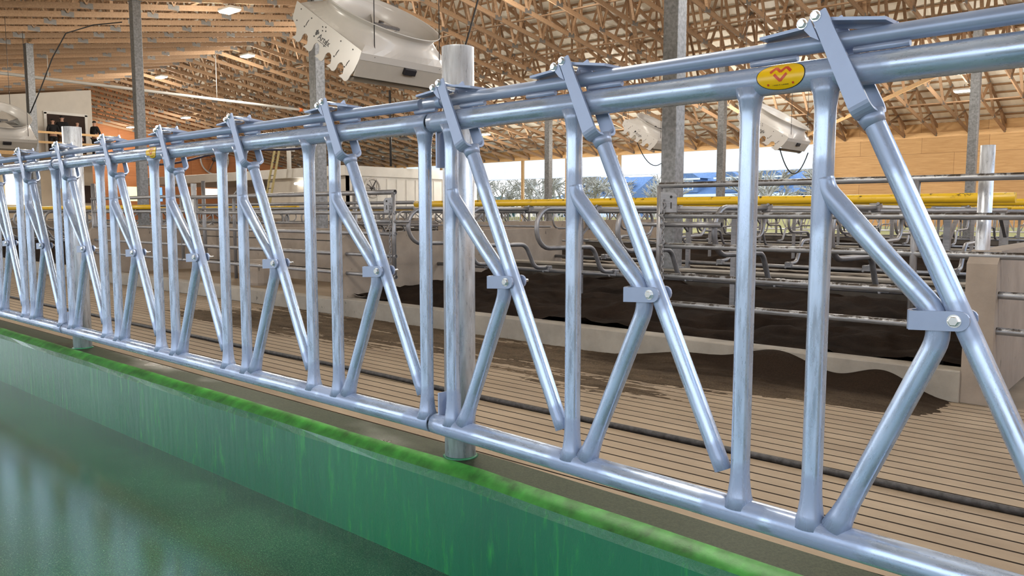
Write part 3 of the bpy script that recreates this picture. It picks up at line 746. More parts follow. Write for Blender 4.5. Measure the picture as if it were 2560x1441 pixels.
rows(16.57, -30.0, -14.6, 'middle-row', 'left-hand section', False)
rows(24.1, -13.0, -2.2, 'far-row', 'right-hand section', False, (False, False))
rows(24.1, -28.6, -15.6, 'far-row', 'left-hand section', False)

# crossover wall, step and gates at left of the first section
mb = MB(); mb.box((0, 0, 0.06), (7.6, 5.6, 0.12)); tag(obj('crossover_slab', mb, 'alley', None, (-11.5, 8.5, 0)), 'raised concrete crossing floor behind the left gates', 'slab')
mb = MB(); mb.box((0, 0, 0.09), (7.5, 0.2, 0.18), 0, None, 0.008); tag(obj('crossing_step', mb, 'conc', None, (-11.5, 5.76, 0)), 'low concrete step in front of the left gates', 'step')
mb = MB(); mb.box((0, 0, 0.54), (5.4, 0.18, 0.86), 0, None, 0.01)
for z in (0.33, 0.56, 0.78): mb.box((0, -0.093, z), (5.4, 0.008, 0.012), 1)
tag(obj('crossover_wall', mb, ['concwall', 'dark'], None, (-12.1, 7.6, 0)), 'brown concrete wall behind the left gates, with horizontal form lines', 'wall')
mb = MB(); mb.box((0, 0, 0.27), (0.55, 0.5, 0.46), 0, None, 0.12); tag(obj('concrete_block', mb, 'concwall', None, (-11.0, 6.6, 0)), 'rounded concrete block standing behind the left gates', 'block')

def chain_mb(z0, z1, y=-0.035):
    mb = MB(); z = z0; k = 0
    while z > z1:
        c = Vector((0.004 * math.sin(k * 1.3), y, z)); P = []
        for i in range(10):
            t = 2 * PI * i / 10; a, q = math.cos(t) * 0.011, math.sin(t) * 0.019
            P.append(c + (Vector((a, 0, q)) if k % 2 else Vector((0, a, q))))
        mb.tube(P, 0.0042, 5, 0, False, False, None, None, True); z -= 0.030; k += 1
    return mb
def gate(name, loc, length, zs, rtop, r, mat, label, uprights, latch=0, chain=True):
    t = thing(name, label, 'gate', (loc[0], loc[1], zs[-1] - r))
    zb = zs[-1] - r
    for i, z in enumerate(zs):
        mb = MB(); mb.tube([(length * k / 10, 0, z - zb) for k in range(11)], rtop if i == 0 else r, 14, 0, True, True); obj('rail', mb, [mat, 'dark'], t)
    for u in uprights:
        mb = MB(); mb.tube([(u, 0, 0.0), (u, 0, (zs[0] - zb))], 0.024, 14); obj('upright', mb, 'galvdull', t)
    if latch:
        sx = 1 if latch > 0 else -1; x = 0.0 if latch > 0 else length
        mb = MB(); mb.tube([(x - sx * 0.24, -0.0, 1.125 - zb), (x + sx * 0.06, 0, 1.125 - zb)], 0.017, 12); mb.tube([(x + sx * 0.05, 0, 1.125 - zb), (x + sx * 0.56, 0, 1.125 - zb)], 0.023, 14, 0, True, True); obj('spring_latch', mb, ['galvdull', 'dark'], t)
        mb = MB(); poly = [(0.02, 1.225), (0.17, 1.225), (0.17, 1.36), (0.145, 1.385), (0.02, 1.39)]
        mb.prism(poly, -0.004, 0.004, 0, lambda u, v, q: (x + sx * u, q - 0.02, v - zb)); mb.box((x + sx * 0.12, -0.0255, 1.28 - zb), (0.008, 0.003, 0.05), 1); mb.tube([(x + sx * 0.12, -0.0245, 1.35 - zb), (x + sx * 0.12, -0.027, 1.35 - zb)], 0.011, 12, 1)
        obj('latch_plate', mb, ['galvdull', 'dark'], t)
        if chain:
            c = obj('chain', chain_mb(1.31 - zb, 0.62 - zb), 'galvdull', t); c.location = (x + sx * 0.055, 0, 0)
    return t
gate('alley_gate', (-3.44, 5.752), 6.2, [1.445, 1.198, 0.950, 0.702, 0.474], 0.024, 0.024, 'galvdirty', 'wide mud-caked pipe gate on the right, across the stalls behind the nearest headlocks', [0.0, 1.955], 1)
gate('alley_gate', (-11.45, 5.752), 4.65, [1.45, 1.22, 0.985, 0.735, 0.503], 0.028, 0.022, 'galvdull', 'pipe gate behind the middle headlocks, with a chain on its right end', [0.12, 4.62], -1)
gate('alley_gate', (-15.2, 5.752), 3.55, [1.47, 1.24, 0.985, 0.735, 0.503], 0.028, 0.022, 'galvdull', 'pipe gate behind the farther headlocks, left of the chained gate', [0.02, 3.4], 0)
for x, y, z1, r, lb in ((-1.105, 5.87, 1.652, 0.043, 'galvanised round post at the right, standing on the stall curb behind the alley gate'),
                        (-11.57, 5.84, 1.66, 0.04, 'round gate post between the two left pipe gates'), (-15.35, 5.84, 1.75, 0.04, 'round gate post at the left end of the farther pipe gate'),
                        (-0.93, 7.0, 1.42, 0.04, 'grey round post behind the tall right-hand gate post'), (-9.55, 7.3, 1.75, 0.035, 'tall thin pipe post behind the chained gate'), (-13.9, 7.2, 1.8, 0.035, 'tall thin pipe post beyond the concrete wall at left')):
    round_post(x, y, 0.1, z1, r, lb, 'galvpost' if z1 < 1.7 and y < 6 else 'galvdull', False)
# long pipes spanning the crossing
for i, (y, z, r) in enumerate(((7.0, 1.36, 0.02), (7.0, 1.29, 0.017), (9.9, 1.40, 0.02), (10.1, 1.30, 0.02), (9.9, 1.0, 0.018))):
    pipe('long_rail', (-30, y, z), (-7.9, y, z), r, 'galvdull', ['upper of the two long pipes running behind the left gates', 'lower of the two long pipes running behind the left gates', 'long pipe beyond the left crossing, highest of three', 'long pipe beyond the left crossing, middle of three', 'long pipe beyond the left crossing, lowest of three'][i], 'rail')
# curved hoop near the left gates
mb = MB(); mb.tube([(0, 0, 0)] + [(0, 0, 1.1)] + arc((0.22, 0, 1.25), 0.22, PI, 0.25 * PI, 10), 0.028, 12)
tag(obj('bent_pipe_hoop', mb, 'galvdull', None, (-12.3, 6.9, 0.12)), 'tall grey pipe bent into a hoop at the top, behind the chained gate', 'pipe')

# ------------------------------------------------------------------ steel columns
def column(x, y, z1, w, label, zb=0.551):
    t = thing('steel_column', label, 'column', (x, y, zb), 0)
    mb = MB(); mb.box((0, 0, (z1 - zb) / 2), (w, w, z1 - zb), 0, None, 0.008); obj('shaft', mb, 'hss', t)
    mb = MB(); mb.box((0, 0, z1 - zb - 0.006), (w + 0.1, w + 0.02, 0.012)); mb.box((0, 0, 0.0075), (w + 0.10, w + 0.10, 0.015))
    obj('base_plate', mb, 'hss', t)
    return t
W = 0.200
names1 = {0: 'nearest grey steel column, right of the nearest round post, rising out of the picture', 1: 'grey steel column behind the white barn fan', 2: 'grey steel column left of the barn fan, third along the row', 3: 'grey steel column at the left whose top shows under the roof braces', 4: 'grey steel column at the very left edge of the picture'}
for k in range(5): column(-4.93 - BAY * k, 8.52, chz(8.5) - 0.02, W, names1[k], 0.12 if k == 1 else (-0.04 if k == 4 else 0.551))
names2 = {0: 'distant steel column in front of the golden plywood wall', 1: 'distant steel column in front of the open windows, right of the near column', 2: 'distant steel column in front of the open windows, left of the near column', 3: 'distant steel column beside the white milking building'}
for k in range(4): column(-4.9 - BAY * k, 24.1, chz(24.1) - 0.02, 0.22, names2[k], 0.551)

# ------------------------------------------------------------------ roof trusses
TS = BAY / 6
def truss_parts(t):
    w = 0.045
    def bc(y0, y1, tag_):
        mb = MB(); mb.beam((0, y0, chz(y0) + 0.07), (0, y1, chz(y1) + 0.07), w, 0.14); return mb
    def tc(y0, y1): mb = MB(); mb.beam((0, y0, tcz(y0) - 0.07), (0, y1, tcz(y1) - 0.07), w, 0.14); return mb
    me = []
    me.append(('bottom_chord', bc(YN, YR, 0), 'truss')); me.append(('bottom_chord', bc(YR, YF, 0), 'truss'))
    me.append(('top_chord', tc(YN - .3, YR), 'truss')); me.append(('top_chord', tc(YR, YF + .3), 'truss'))
    nb = 9; pl = MB()
    for s in (-1, 1):
        half = YF - YR
        for k in range(nb):
            ya = YR + s * half * k / nb; yb = YR + s * half * (k + 0.5) / nb; yc_ = YR + s * half * (k + 1) / nb
            if k == 0 and s > 0:
                m1 = MB(); m1.beam((0, YR, chz(YR) + 0.1), (0, YR, tcz(YR) - 0.1), w, 0.10, 0, (0, 1, 0)); me.append(('web', m1, 'truss'))
            if k < nb - 1 or True:
                m1 = MB(); m1.beam((0.002, ya, chz(ya) + 0.1), (0.002, yb, tcz(yb) - 0.1), w - 0.008, 0.09, 0, (1, 0, 0)); me.append(('web', m1, 'truss'))
                m1 = MB(); m1.beam((-0.002, yb, tcz(yb) - 0.1), (-0.002, yc_, chz(yc_) + 0.1), w - 0.008, 0.09, 0, (1, 0, 0)); me.append(('web', m1, 'truss'))
            if k in (1, 3, 5):
                m1 = MB(); m1.beam((0, yb, chz(yb) + 0.1), (0, yb, tcz(yb) - 0.1), w - 0.008, 0.085, 0, (0, 1, 0)); me.append(('web', m1, 'truss'))
            for yy in (ya, yc_):
                if yy == ya and k > 0: continue
                if yy == ya and s > 0: continue
                pl = MB(); pl.box((0, yy, chz(yy) + 0.075), (w + 0.006, 0.30, 0.13)); me.append(('connector_plate', pl, 'plategal'))
            pl = MB(); pl.box((0, yb, tcz(yb) - 0.08), (w + 0.006, 0.25, 0.12)); me.append(('connector_plate', pl, 'plategal'))
    mb = MB(); 
    return [(n, m.mesh(n, [M[x]])) for n, m, x in me]
TP = truss_parts(None)
nt_ = int((XN - XE) / TS)
for k in range(nt_ + 1):
    x = -5.03 + TS * 8 - k * TS
    if x < XE + 0.3 or x > XN: continue
    t = thing('roof_truss', 'wooden scissor roof truss with grey connector plates, one of the long evenly spaced row overhead', 'roof truss', (x, 0, 0), 0, 'wooden roof trusses')
    for n, me in TP: link(n, me, t)
# purlins and roof skin
for s in (-1, 1):
    k = 0
    while True:
        d = 0.15 + 0.61 * k
        if d > 19.6: break
        y = YR + s * d
        mb = MB(); mb.box((0, 0, 0), (XN - XE, 0.085, 0.04)); o = obj('purlin', mb, 'purlin', None, ((XN + XE) / 2, y, tcz(y) + 0.022), (0, 0, 0)); o.rotation_euler = (s * -math.atan(1 / 3), 0, 0)
        tag(o, 'long purlin board on top of the trusses on the %s roof slope' % ('far' if s > 0 else 'near'), 'purlin', 'purlins on the %s roof slope' % ('far' if s > 0 else 'near')); k += 1
mb = MB()
def roofrow(s):
    n = 240; half = YF - YR + 0.5; vs = []
    for i in range(n * 2 + 1):
        x = XE - 0.5 + (XN - XE + 1) * i / (2 * n); dz = 0.0 if i % 2 else 0.012
        vs += [(x, YR, tcz(YR) + 0.055 + dz), (x, YR + s * half, tcz(YR + s * half) + 0.055 + dz)]
    fs = [(2 * i, 2 * i + 1, 2 * i + 3, 2 * i + 2) for i in range(2 * n)]
    mb.add(vs, fs)
roofrow(1); roofrow(-1); struct('ceiling', mb, 'roofpanel')
# lateral bracing boards under the bottom chords
for i, y in enumerate((19.4, 22.2, 25.2, 28.4, 32.0, 13.6, 10.6)):
    mb = MB(); mb.beam((XE + 1, 0, 0), (XN, 0, 0), 0.09, 0.038); o = obj('lateral_brace', mb, 'truss', None, (0, y, chz(y) + 0.165)); 
    tag(o, 'long lateral brace board lying across the truss bottom chords', 'brace', 'lateral brace boards')
def board(a, b_, w, h, label, mat='truss'):
    mb = MB(); a, b_ = Vector(a), Vector(b_); mb.beam((0, 0, 0), b_ - a, w, h); tag(obj('roof_brace', mb, mat, None, a), label, 'brace')
board((-29.6, 8.56, 7.10), (-26.65, 8.56, 6.28), 0.04, 0.12, 'pale diagonal brace board rising leftward from the top of the left steel column', 'whitewood')
board((-26.5, 8.50, 6.30), (-23.0, 8.5, 7.3), 0.04, 0.14, 'brown diagonal brace board rising rightward from the top of the left steel column')
board((-14.2, 35.4, 4.46), (-5.2, 26.5, 5.82), 0.04, 0.14, 'long diagonal brace board under the roof at the right, above the golden plywood', 'whitewood')

# ------------------------------------------------------------------ long side walls, end wall
mb = MB(); mb.box(((XE - 12.8) / 2, YF + 0.08, 0.49), (-12.8 - XE, 0.16, 0.98)); mb.box(((XN - 12.8) / 2, YF + 0.08, 0.33), (XN + 12.8, 0.16, 0.64))
struct('wall_far', mb, 'palegreen')
mb = MB(); mb.box(((XE + XN) / 2, YF + 0.06, 4.40), (XN - XE, 0.10, 0.20)); struct('trim_1', mb, 'whitewood')
mb = MB(); mb.box(((XE + XN) / 2, YF + 0.12, 4.72), (XN - XE, 0.06, 0.55)); struct('wall_eave', mb, 'ply')
mb = MB(); mb.box(((-12.75 + XN) / 2, YF + 0.06, 2.48), (XN + 12.75, 0.08, 3.66)); struct('wall_right', mb, 'ply')
mb = MB(); mb.box((-12.80, YF - 0.02, 2.48), (0.10, 0.14, 3.68)); struct('trim_2', mb, 'white')
wp = [-13.6, -16.9, -20.45, -24.05, -27.6, -30.9, -34.3, -37.9, -41.5, -45.1, -48.7, -52.3]
for i, x in enumerate(wp[1:]):
    mb = MB(); mb.box((0, 0, 2.48), (0.17, 0.12, 3.70)); struct('trim_%d' % (i + 3), mb, 'whitewood', (x, YF, 0))
ed = [-12.85] + wp[1:]
for i in range(len(ed) - 1):
    a, c = ed[i], ed[i + 1]; mb = MB()
    nx = 24; vs = []; zt, zb_ = 4.32, 3.22
    for k in range(nx + 1):
        x = a + (c - a) * k / nx
        for z in (zt, zb_): vs.append((x, YF + 0.10 + 0.008 * math.sin(k * 1.5), z))
    mb.add(vs, [(2 * k, 2 * k + 1, 2 * k + 3, 2 * k + 2) for k in range(nx)], 0, True)
    mb.tube([(a, YF + 0.10, zb_), (c, YF + 0.10, zb_)], 0.02, 8, 0)
    o = obj('window_curtain', mb, 'curtain'); tag(o, 'white translucent curtain rolled half down in a bay of the long open window wall', 'curtain', 'white window curtains on the far side wall')
# near side (behind the camera): low wall, plus an unseen upper panel shaped to cut the sky light
mb = MB(); mb.box(((XE + XN) / 2, YN - 0.08, 0.35), (XN - XE, 0.16, 0.70)); struct('wall_near', mb, 'concwall')
mb = MB(); mb.box(((XE + XN) / 2, YN - 0.06, 3.95), (XN - XE, 0.10, 1.75)); struct('wall_near_light_block', mb, 'ply')
mb = MB(); mb.box((XN + 0.05, (YN + YF) / 2, 1.8), (0.1, YF - YN, 3.6)); struct('wall_right_end', mb, 'ply')
# end wall with sloping top
mb = MB(); poly = [(YN, 0), (YF, 0), (YF, tcz(YF)), (YR, tcz(YR)), (YN, tcz(YN))]
mb.prism(poly, 0, -0.15, 0, lambda u, v, t: (XE + t, u, v)); struct('wall_end', mb, 'plyred')
def endwin(n, y0, y1, z0, z1, mat='glass'):
    mb = MB(); mb.box((XE + 0.02, (y0 + y1) / 2, (z0 + z1) / 2), (0.04, y1 - y0, z1 - z0)); struct('window_%d' % n, mb, mat)
M['winbright'] = simple('daylit_window', (0.8, 0.85, 0.6), 0.4, 0, 0.1, 1, emit=(0.75, 0.80, 0.45), est=0.9)
M['winblue'] = simple('daylit_blue_window', (0.3, 0.5, 0.8), 0.4, 0, 0.1, 1, emit=(0.2, 0.45, 0.85), est=0.8)
M['winwhite'] = simple('daylit_white_window', (0.9, 0.9, 0.8), 0.4, 0, 0.1, 1, emit=(0.95, 0.95, 0.80), est=1.2)
endwin(1, 22.3, 23.3, 2.0, 2.95, 'winbright'); endwin(2, 24.3, 25.0, 2.0, 2.95, 'winblue'); endwin(3, 27.9, 30.3, 2.3, 2.95, 'winwhite'); endwin(4, 31.2, 35.0, 1.6, 3.3, 'winwhite')

# far headlock row with its own curb
mb = MB(); mb.box((0, 0, 0.21), (XN - XE - 2, 0.2, 0.43), 0, None, 0.02); tag(obj('feed_curb', mb, 'palegreen', None, ((XE + XN) / 2, 31.6, 0)), 'pale green feed curb far across the barn under the distant headlocks', 'curb')
def far_panel():
    mb = MB(); mb.tube([(0, 0, 1.49), (3.03, 0, 1.49)], 0.032, 8); mb.tube([(0, 0, 0.566), (3.03, 0, 0.566)], 0.032, 8)
    for k in range(5):
        s = 0.1 + 0.61 * k
        mb.tube([(s, 0, 0.57), (s, 0, 1.49)], 0.021, 6); mb.tube([(s + 0.459, 0, 0.57), (s + 0.459, 0, 1.49)], 0.021, 6)
        mb.tube([(s - 0.01, 0, 1.60), (s + 0.44, 0, 0.65)], 0.021, 6); mb.tube([(s, 0, 1.27), (s + 0.21, 0, 1.03), (s + 0.05, 0, 0.59)], 0.021, 6)
    return mb.mesh('headlock_panel', [M['galvpost']])
FP = far_panel()
for k in range(18):
    mb = MB(); mb.tube([(0, 0, 0), (0, 0, 1.3)], 0.05, 10); tag(obj('round_post', mb, 'galvpost', None, (0.48 - 3.05 * k, 31.64, 0.42)), 'distant galvanised round post in the headlock row across the barn', 'post', 'distant headlock posts')
for k in range(17):
    o = link('headlock_panel', FP, None, (0.5 - 3.05 * (k + 1), 31.55, 0)); tag(o, 'distant headlock panel in the row across the barn, standing on the pale green curb', 'headlock panel', 'distant headlock panels')

# ------------------------------------------------------------------ offices at the far left
XO = -42.3
mb = MB(); poly = [(-2.2, 4.0), (16.22, 4.0), (16.22, chz(16.22) - 0.2), (-2.2, chz(-2.2) - 0.2)]
mb.prism(poly, 0, -6.0, 0, lambda u, v, t: (XO + t, u, v)); struct('wall_office', mb, 'officewall')
mb = MB(); mb.box((XO - 3, 7.0, 2.1), (5.8, 18.3, 3.75)); struct('wall_office_lower', mb, 'tanwall')
mb = MB(); mb.box((XO + 0.02, 12.86, 2.35), (0.04, 1.3, 1.5)); struct('window_5', mb, 'winwhite')
mb = MB(); mb.box((XO + 0.02, 15.9, 2.15), (0.06, 0.62, 0.85)); struct('window_6', mb, 'doordark')
mb = MB(); mb.box((XO + 0.02, 14.98, 4.95), (0.04, 1.72, 2.02)); mb.box((XO + 0.01, 13.0, 5.0), (0.04, 1.2, 1.6)); struct('door_1', mb, 'doordark')
mb = MB()
for (y, z, dy, dz) in ((14.98, 6.02, 2.0, 0.12), (14.06, 4.98, 0.12, 2.1), (15.90, 4.98, 0.12, 2.1)): mb.box((XO + 0.05, y, z), (0.08, dy, dz))
struct('trim_20', mb, 'white')
mb = MB(); mb.box((XO + 1.1, 11.5, 3.88), (2.3, 11.0, 0.16)); struct('floor_gallery', mb, 'whitewood')
def railing():
    t = thing('gallery_railing', 'pine guard rail with two boards along the raised gallery where people stand', 'railing', (-40.1, 6.5, 3.96))
    for z in (0.47, 0.92): mb = MB(); mb.box((0, 5.05, z), (0.04, 10.1, 0.10)); obj('rail_board', mb, 'whitewood', t)
    for k in range(6): mb = MB(); mb.box((0, 0.1 + 2.0 * k, 0.48), (0.09, 0.09, 0.96)); obj('rail_post', mb, 'whitewood', t)
railing()

# people on the gallery
def person(loc, rz, h, label, top='cloth', trousers='cloth', hairm='hair', cap=False, bald=False, pose=0):
    t = thing('person', label, 'person', loc, rz); s = h / 1.75
    def skin(name, verts, edges, mat, parent=t, sub=1):
        bm = bmesh.new(); lay = bm.verts.layers.skin.verify(); V = []
        for i, (p, r) in enumerate(verts):
            v = bm.verts.new(Vector(p) * s); rr = r if isinstance(r, tuple) else (r, r); v[lay].radius = (rr[0] * s, rr[1] * s); v[lay].use_root = (i == 0); V.append(v)
        for a, b_ in edges: bm.edges.new((V[a], V[b_]))
        me = bpy.data.meshes.new(name); bm.to_mesh(me); bm.free(); me.materials.append(M[mat])
        o = link(name, me, parent); m = o.modifiers.new('Skin', 'SKIN'); m.use_smooth_shade = True; m2 = o.modifiers.new('Sub', 'SUBSURF'); m2.levels = sub; m2.render_levels = sub
        return o
    el = [(-0.30, 0.04, 1.13), (0.30, 0.04, 1.13)]; ha = [(-0.27, 0.10, 0.88), (0.27, 0.10, 0.88)]
    if pose == 1: ha = [(-0.06, 0.26, 1.12), (0.06, 0.27, 1.09)]; el = [(-0.27, 0.10, 1.10), (0.27, 0.10, 1.10)]
    if pose == 2: ha = [(-0.14, 0.16, 0.92), (0.14, 0.16, 0.92)]
    V = [((0, 0, 0.95), (0.14, 0.10)), ((0, 0.0, 1.15), (0.135, 0.095)), ((0, 0, 1.35), (0.17, 0.11)), ((0, 0, 1.47), (0.07, 0.07)), ((0, 0.01, 1.54), 0.055), ((0, 0.02, 1.62), (0.075, 0.09)), ((0, 0.015, 1.70), (0.072, 0.088)),
         ((-0.17, 0, 1.42), 0.06), (el[0], 0.042), (ha[0], 0.028), ((0.17, 0, 1.42), 0.06), (el[1], 0.042), (ha[1], 0.028),
         ((-0.10, 0, 0.88), 0.09), ((-0.11, 0.02, 0.48), 0.06), ((-0.12, -0.02, 0.08), 0.042), ((-0.13, 0.14, 0.03), 0.035),
         ((0.10, 0, 0.88), 0.09), ((0.11, 0.02, 0.48), 0.06), ((0.12, -0.02, 0.08), 0.042), ((0.13, 0.14, 0.03), 0.035)]
    E = [(0, 1), (1, 2), (2, 3), (3, 4), (4, 5), (5, 6), (2, 7), (7, 8), (8, 9), (2, 10), (10, 11), (11, 12), (0, 13), (13, 14), (14, 15), (15, 16), (0, 17), (17, 18), (18, 19), (19, 20)]
    for side, hi in ((0, 9), (1, 12)):
        hx, hy, hz = ha[side]; sg = -1 if side == 0 else 1
        V.append(((hx, hy + 0.015, hz - 0.07), 0.026)); pm = len(V) - 1; E.append((hi, pm))
        for f in range(4):
            V.append(((hx + sg * 0.0 + (f - 1.5) * 0.019, hy + 0.03, hz - 0.135 + abs(f - 1.3) * 0.012), 0.0085)); V.append(((hx + (f - 1.5) * 0.02, hy + 0.045, hz - 0.17 + abs(f - 1.3) * 0.014), 0.008)); E.append((pm, len(V) - 2)); E.append((len(V) - 2, len(V) - 1))
        V.append(((hx - sg * 0.04, hy + 0.04, hz - 0.09), 0.010)); E.append((pm, len(V) - 1))
    body = skin('body', V, E, 'skin')
    J = [((0, 0, 0.90), (0.165, 0.125)), ((0, 0, 1.15), (0.16, 0.12)), ((0, 0, 1.36), (0.195, 0.13)), ((0, 0, 1.475), (0.085, 0.08)), ((-0.18, 0, 1.42), 0.078), (el[0], 0.06), ((Vector(ha[0]) * .95 + Vector(el[0]) * .05)[:], 0.045), ((0.18, 0, 1.42), 0.078), (el[1], 0.06), ((Vector(ha[1]) * .95 + Vector(el[1]) * .05)[:], 0.045)]
    skin('jacket', J, [(0, 1), (1, 2), (2, 3), (2, 4), (4, 5), (5, 6), (2, 7), (7, 8), (8, 9)], top)
    T = [((0, 0, 0.94), (0.155, 0.115)), ((-0.10, 0, 0.84), 0.10), ((-0.11, 0.02, 0.48), 0.075), ((-0.12, -0.02, 0.07), 0.062), ((0.10, 0, 0.84), 0.10), ((0.11, 0.02, 0.48), 0.075), ((0.12, -0.02, 0.07), 0.062)]
    skin('trousers', T, [(0, 1), (1, 2), (2, 3), (0, 4), (4, 5), (5, 6)], trousers)
    # face: nose, eyes, ears
    mb = MB(); mb.add([(x * s, y * s, z * s) for x, y, z in [(-0.012, 0.105, 1.635), (0.012, 0.105, 1.635), (0, 0.10, 1.675), (0, 0.128, 1.638)]], [(0, 3, 2), (3, 1, 2), (0, 1, 3)])
    for sx in (-1, 1): mb.tube([(sx * 0.076 * s, 0.01 * s, 1.62 * s), (sx * 0.086 * s, 0.0, 1.665 * s)], 0.012 * s, 6)
    obj('face_features', mb, 'skin', t)
    mb = MB()
    for sx in (-1, 1): mb.tube([(sx * 0.030 * s, 0.098 * s, 1.67 * s), (sx * 0.030 * s, 0.106 * s, 1.67 * s)], 0.008 * s, 8)
    mb.box((0, 0.104 * s, 1.605 * s), (0.04 * s, 0.006 * s, 0.008 * s)); obj('eyes_and_mouth', mb, 'brown', t)
    if not bald:
        mb = MB(); vs = []; fs = []; nu, nv = 14, 6
        for j in range(nv + 1):
            th = (PI * 0.56) * j / nv
            for i in range(nu):
                ph = 2 * PI * i / nu; fr = math.sin(ph) > 0.3
                k = 0.82 if (fr and j == nv) else 1
                vs.append((math.sin(th) * math.cos(ph) * 0.087 * s, (math.sin(th) * math.sin(ph) * 0.100 + 0.005) * s, (1.675 + math.cos(th * k) * 0.092) * s))
        for j in range(nv):
            for i in range(nu): fs.append((j * nu + i, (j + 1) * nu + i, (j + 1) * nu + (i + 1) % nu, j * nu + (i + 1) % nu))
        mb.add(vs, fs, 0, True)
        if cap: mb.box((0, 0.12 * s, 1.70 * s), (0.13 * s, 0.09 * s, 0.012 * s), 0, None, 0.005)
        obj('cap' if cap else 'hair', mb, 'cloth' if cap else hairm, t)
    else:
        mb = MB(); mb.tube([(math.sin(a) * 0.085 * s, -math.cos(a) * 0.092 * s, 1.64 * s) for a in [-1.6 + 3.2 * i / 10 for i in range(11)]], 0.018 * s, 6); obj('hair', mb, hairm, t)
    for sx in (-1, 1): mb = MB(); mb.box((sx * 0.125 * s, 0.055 * s, 0.035 * s), (0.10 * s, 0.29 * s, 0.08 * s), 0, None, 0.03); obj('shoe', mb, 'ink', t)
    return t
person((-41.2, 14.02, 3.96), R(-100), 1.66, 'person in dark clothes, leftmost of the gallery group, facing the taller person', pose=1)
person((-41.35, 14.48, 3.96), R(60), 1.86, 'tall person seen from behind in a black jacket and cap in the gallery doorway', cap=True, trousers='brown')
person((-41.5, 15.20, 3.96), R(-60), 1.66, 'balding person in a dark jacket standing third from left on the gallery', bald=True, pose=2)
person((-41.0, 15.80, 3.96), R(20), 1.70, 'dark-haired person in black standing alone right of the gallery doorway', pose=2)

# ------------------------------------------------------------------ white milking building, ladder, ducts, wall fan
t = thing('milking_building', 'long low white panelled building at the back of the barn with a strip light', 'building', (-29.3, 22.0, 0))
mb = MB(); mb.box((-0.06, 4.2, 1.45), (0.12, 8.4, 2.9)); 
for k in range(14): mb.box((0.012, 0.5 + 0.6 * k, 1.45), (0.025, 0.05, 2.7))
obj('panel_wall', mb, 'white', t)
mb = MB(); mb.box((-10.2, 4.2, 3.12), (20.6, 8.8, 0.46), 0, None, 0.02); obj('roof_fascia', mb, 'white', t)
mb = MB(); mb.box((-3.3, 0.06, 1.45), (6.6, 0.12, 2.9)); obj('front_wall', mb, 'officewall', t)
mb = MB(); mb.box((-10.0, 5.0, 1.45), (19.6, 0.1, 2.9)); obj('back_wall', mb, 'white', t)
mb = MB(); mb.tube([(-2.2, -0.15, 2.62), (-3.9, -0.15, 2.62)], 0.06, 10); obj('strip_light', mb, 'tubeglow', t)
def small_fan(x, y, z, r, rz, label):
    t = thing('round_fan', label, 'fan', (x, y, z), rz)
    mb = MB(); mb.tube([(math.cos(a) * r, 0, math.sin(a) * r) for a in [2 * PI * i / 28 for i in range(28)]], 0.06, 8, 0, False, False, None, None, True); obj('ring', mb, 'fan', t)
    mb = MB(); mb.tube([(0, -0.12, 0), (0, 0.12, 0)], 0.13 * r / 0.9, 12); obj('motor', mb, 'steeldark', t)
    for k in range(4):
        a = k * PI / 2 + 0.5; mb = MB(); mb.beam((0, 0, 0), (math.cos(a) * r * .9, 0.03, math.sin(a) * r * .9), 0.02, 0.26 * r, 0, (0.3, 1, 0)); obj('blade', mb, 'steeldark' if k % 2 else 'galvdull', t)
    for k in range(3):
        a = k * PI / 3; mb = MB(); mb.tube([(math.cos(a) * r, 0.05, math.sin(a) * r), (-math.cos(a) * r, 0.05, -math.sin(a) * r)], 0.015, 6); obj('strut', mb, 'galvdull', t)
    return t
small_fan(-53.7, 28.75, 5.02, 1.05, R(-90), 'large round fan on the reddish end wall above the gates')
small_fan(-28.9, 23.1, 2.35, 0.42, R(-90), 'small round fan on the white milking building')
t = thing('extension_ladder', 'yellowish ladder leaning steeply beside the white milking building', 'ladder', (-34.9, 21.0, 0.1))
for dy in (-0.2, 0.2): mb = MB(); mb.beam((dy, 0, 0.0), (1.35 + dy, 0.25, 4.6), 0.06, 0.09); obj('side_rail', mb, 'ladder', t)
for k in range(15): f = (k + 0.5) / 15; mb = MB(); mb.tube([(-0.2 + 1.35 * f, 0.25 * f, 4.6 * f), (0.2 + 1.35 * f, 0.25 * f, 4.6 * f)], 0.02, 6); obj('rung', mb, 'steeldark', t)
mb = MB(); mb.tube([(0, 0, 0), (0, 0, 1.9)], 0.11, 10); mb.tube(rounded([(0.35, 0, 0.9), (0.5, 0, 1.6), (1.2, 0, 1.2), (1.6, 0, 0.0)], 0.5, 5), 0.09, 10)
tag(obj('white_duct', mb, 'white', None, (-34.2, 22.2, 3.3)), 'white bent duct pipes on top of the milking building', 'duct')
P = []
for i in range(41):
    f = i / 40; P.append((-34.3 + 13.7 * f, 15.3 - 0.0 * f, 3.28 + 0.30 * f - 0.10 * math.sin(f * PI * 3) - 0.1 * f * f))
mb = MB(); mb.tube([(p[0], p[1], p[2]) for p in P], 0.045, 8); tag(obj('blue_hose', mb, 'bluepaint'), 'dark blue hose strung across the barn in front of the reddish end wall', 'hose')
mb = MB(); mb.tube([(0, 0, 0), (0, 0, 0.75)], 0.10, 12); mb.tube([(0, 0, 0.70), (0, 0, 0.86)], 0.15, 12); tag(obj('vent_stack', mb, 'galvdull', None, (-28.6, 25.9, 3.3)), 'small grey vent stack on the roof of the milking building', 'vent')

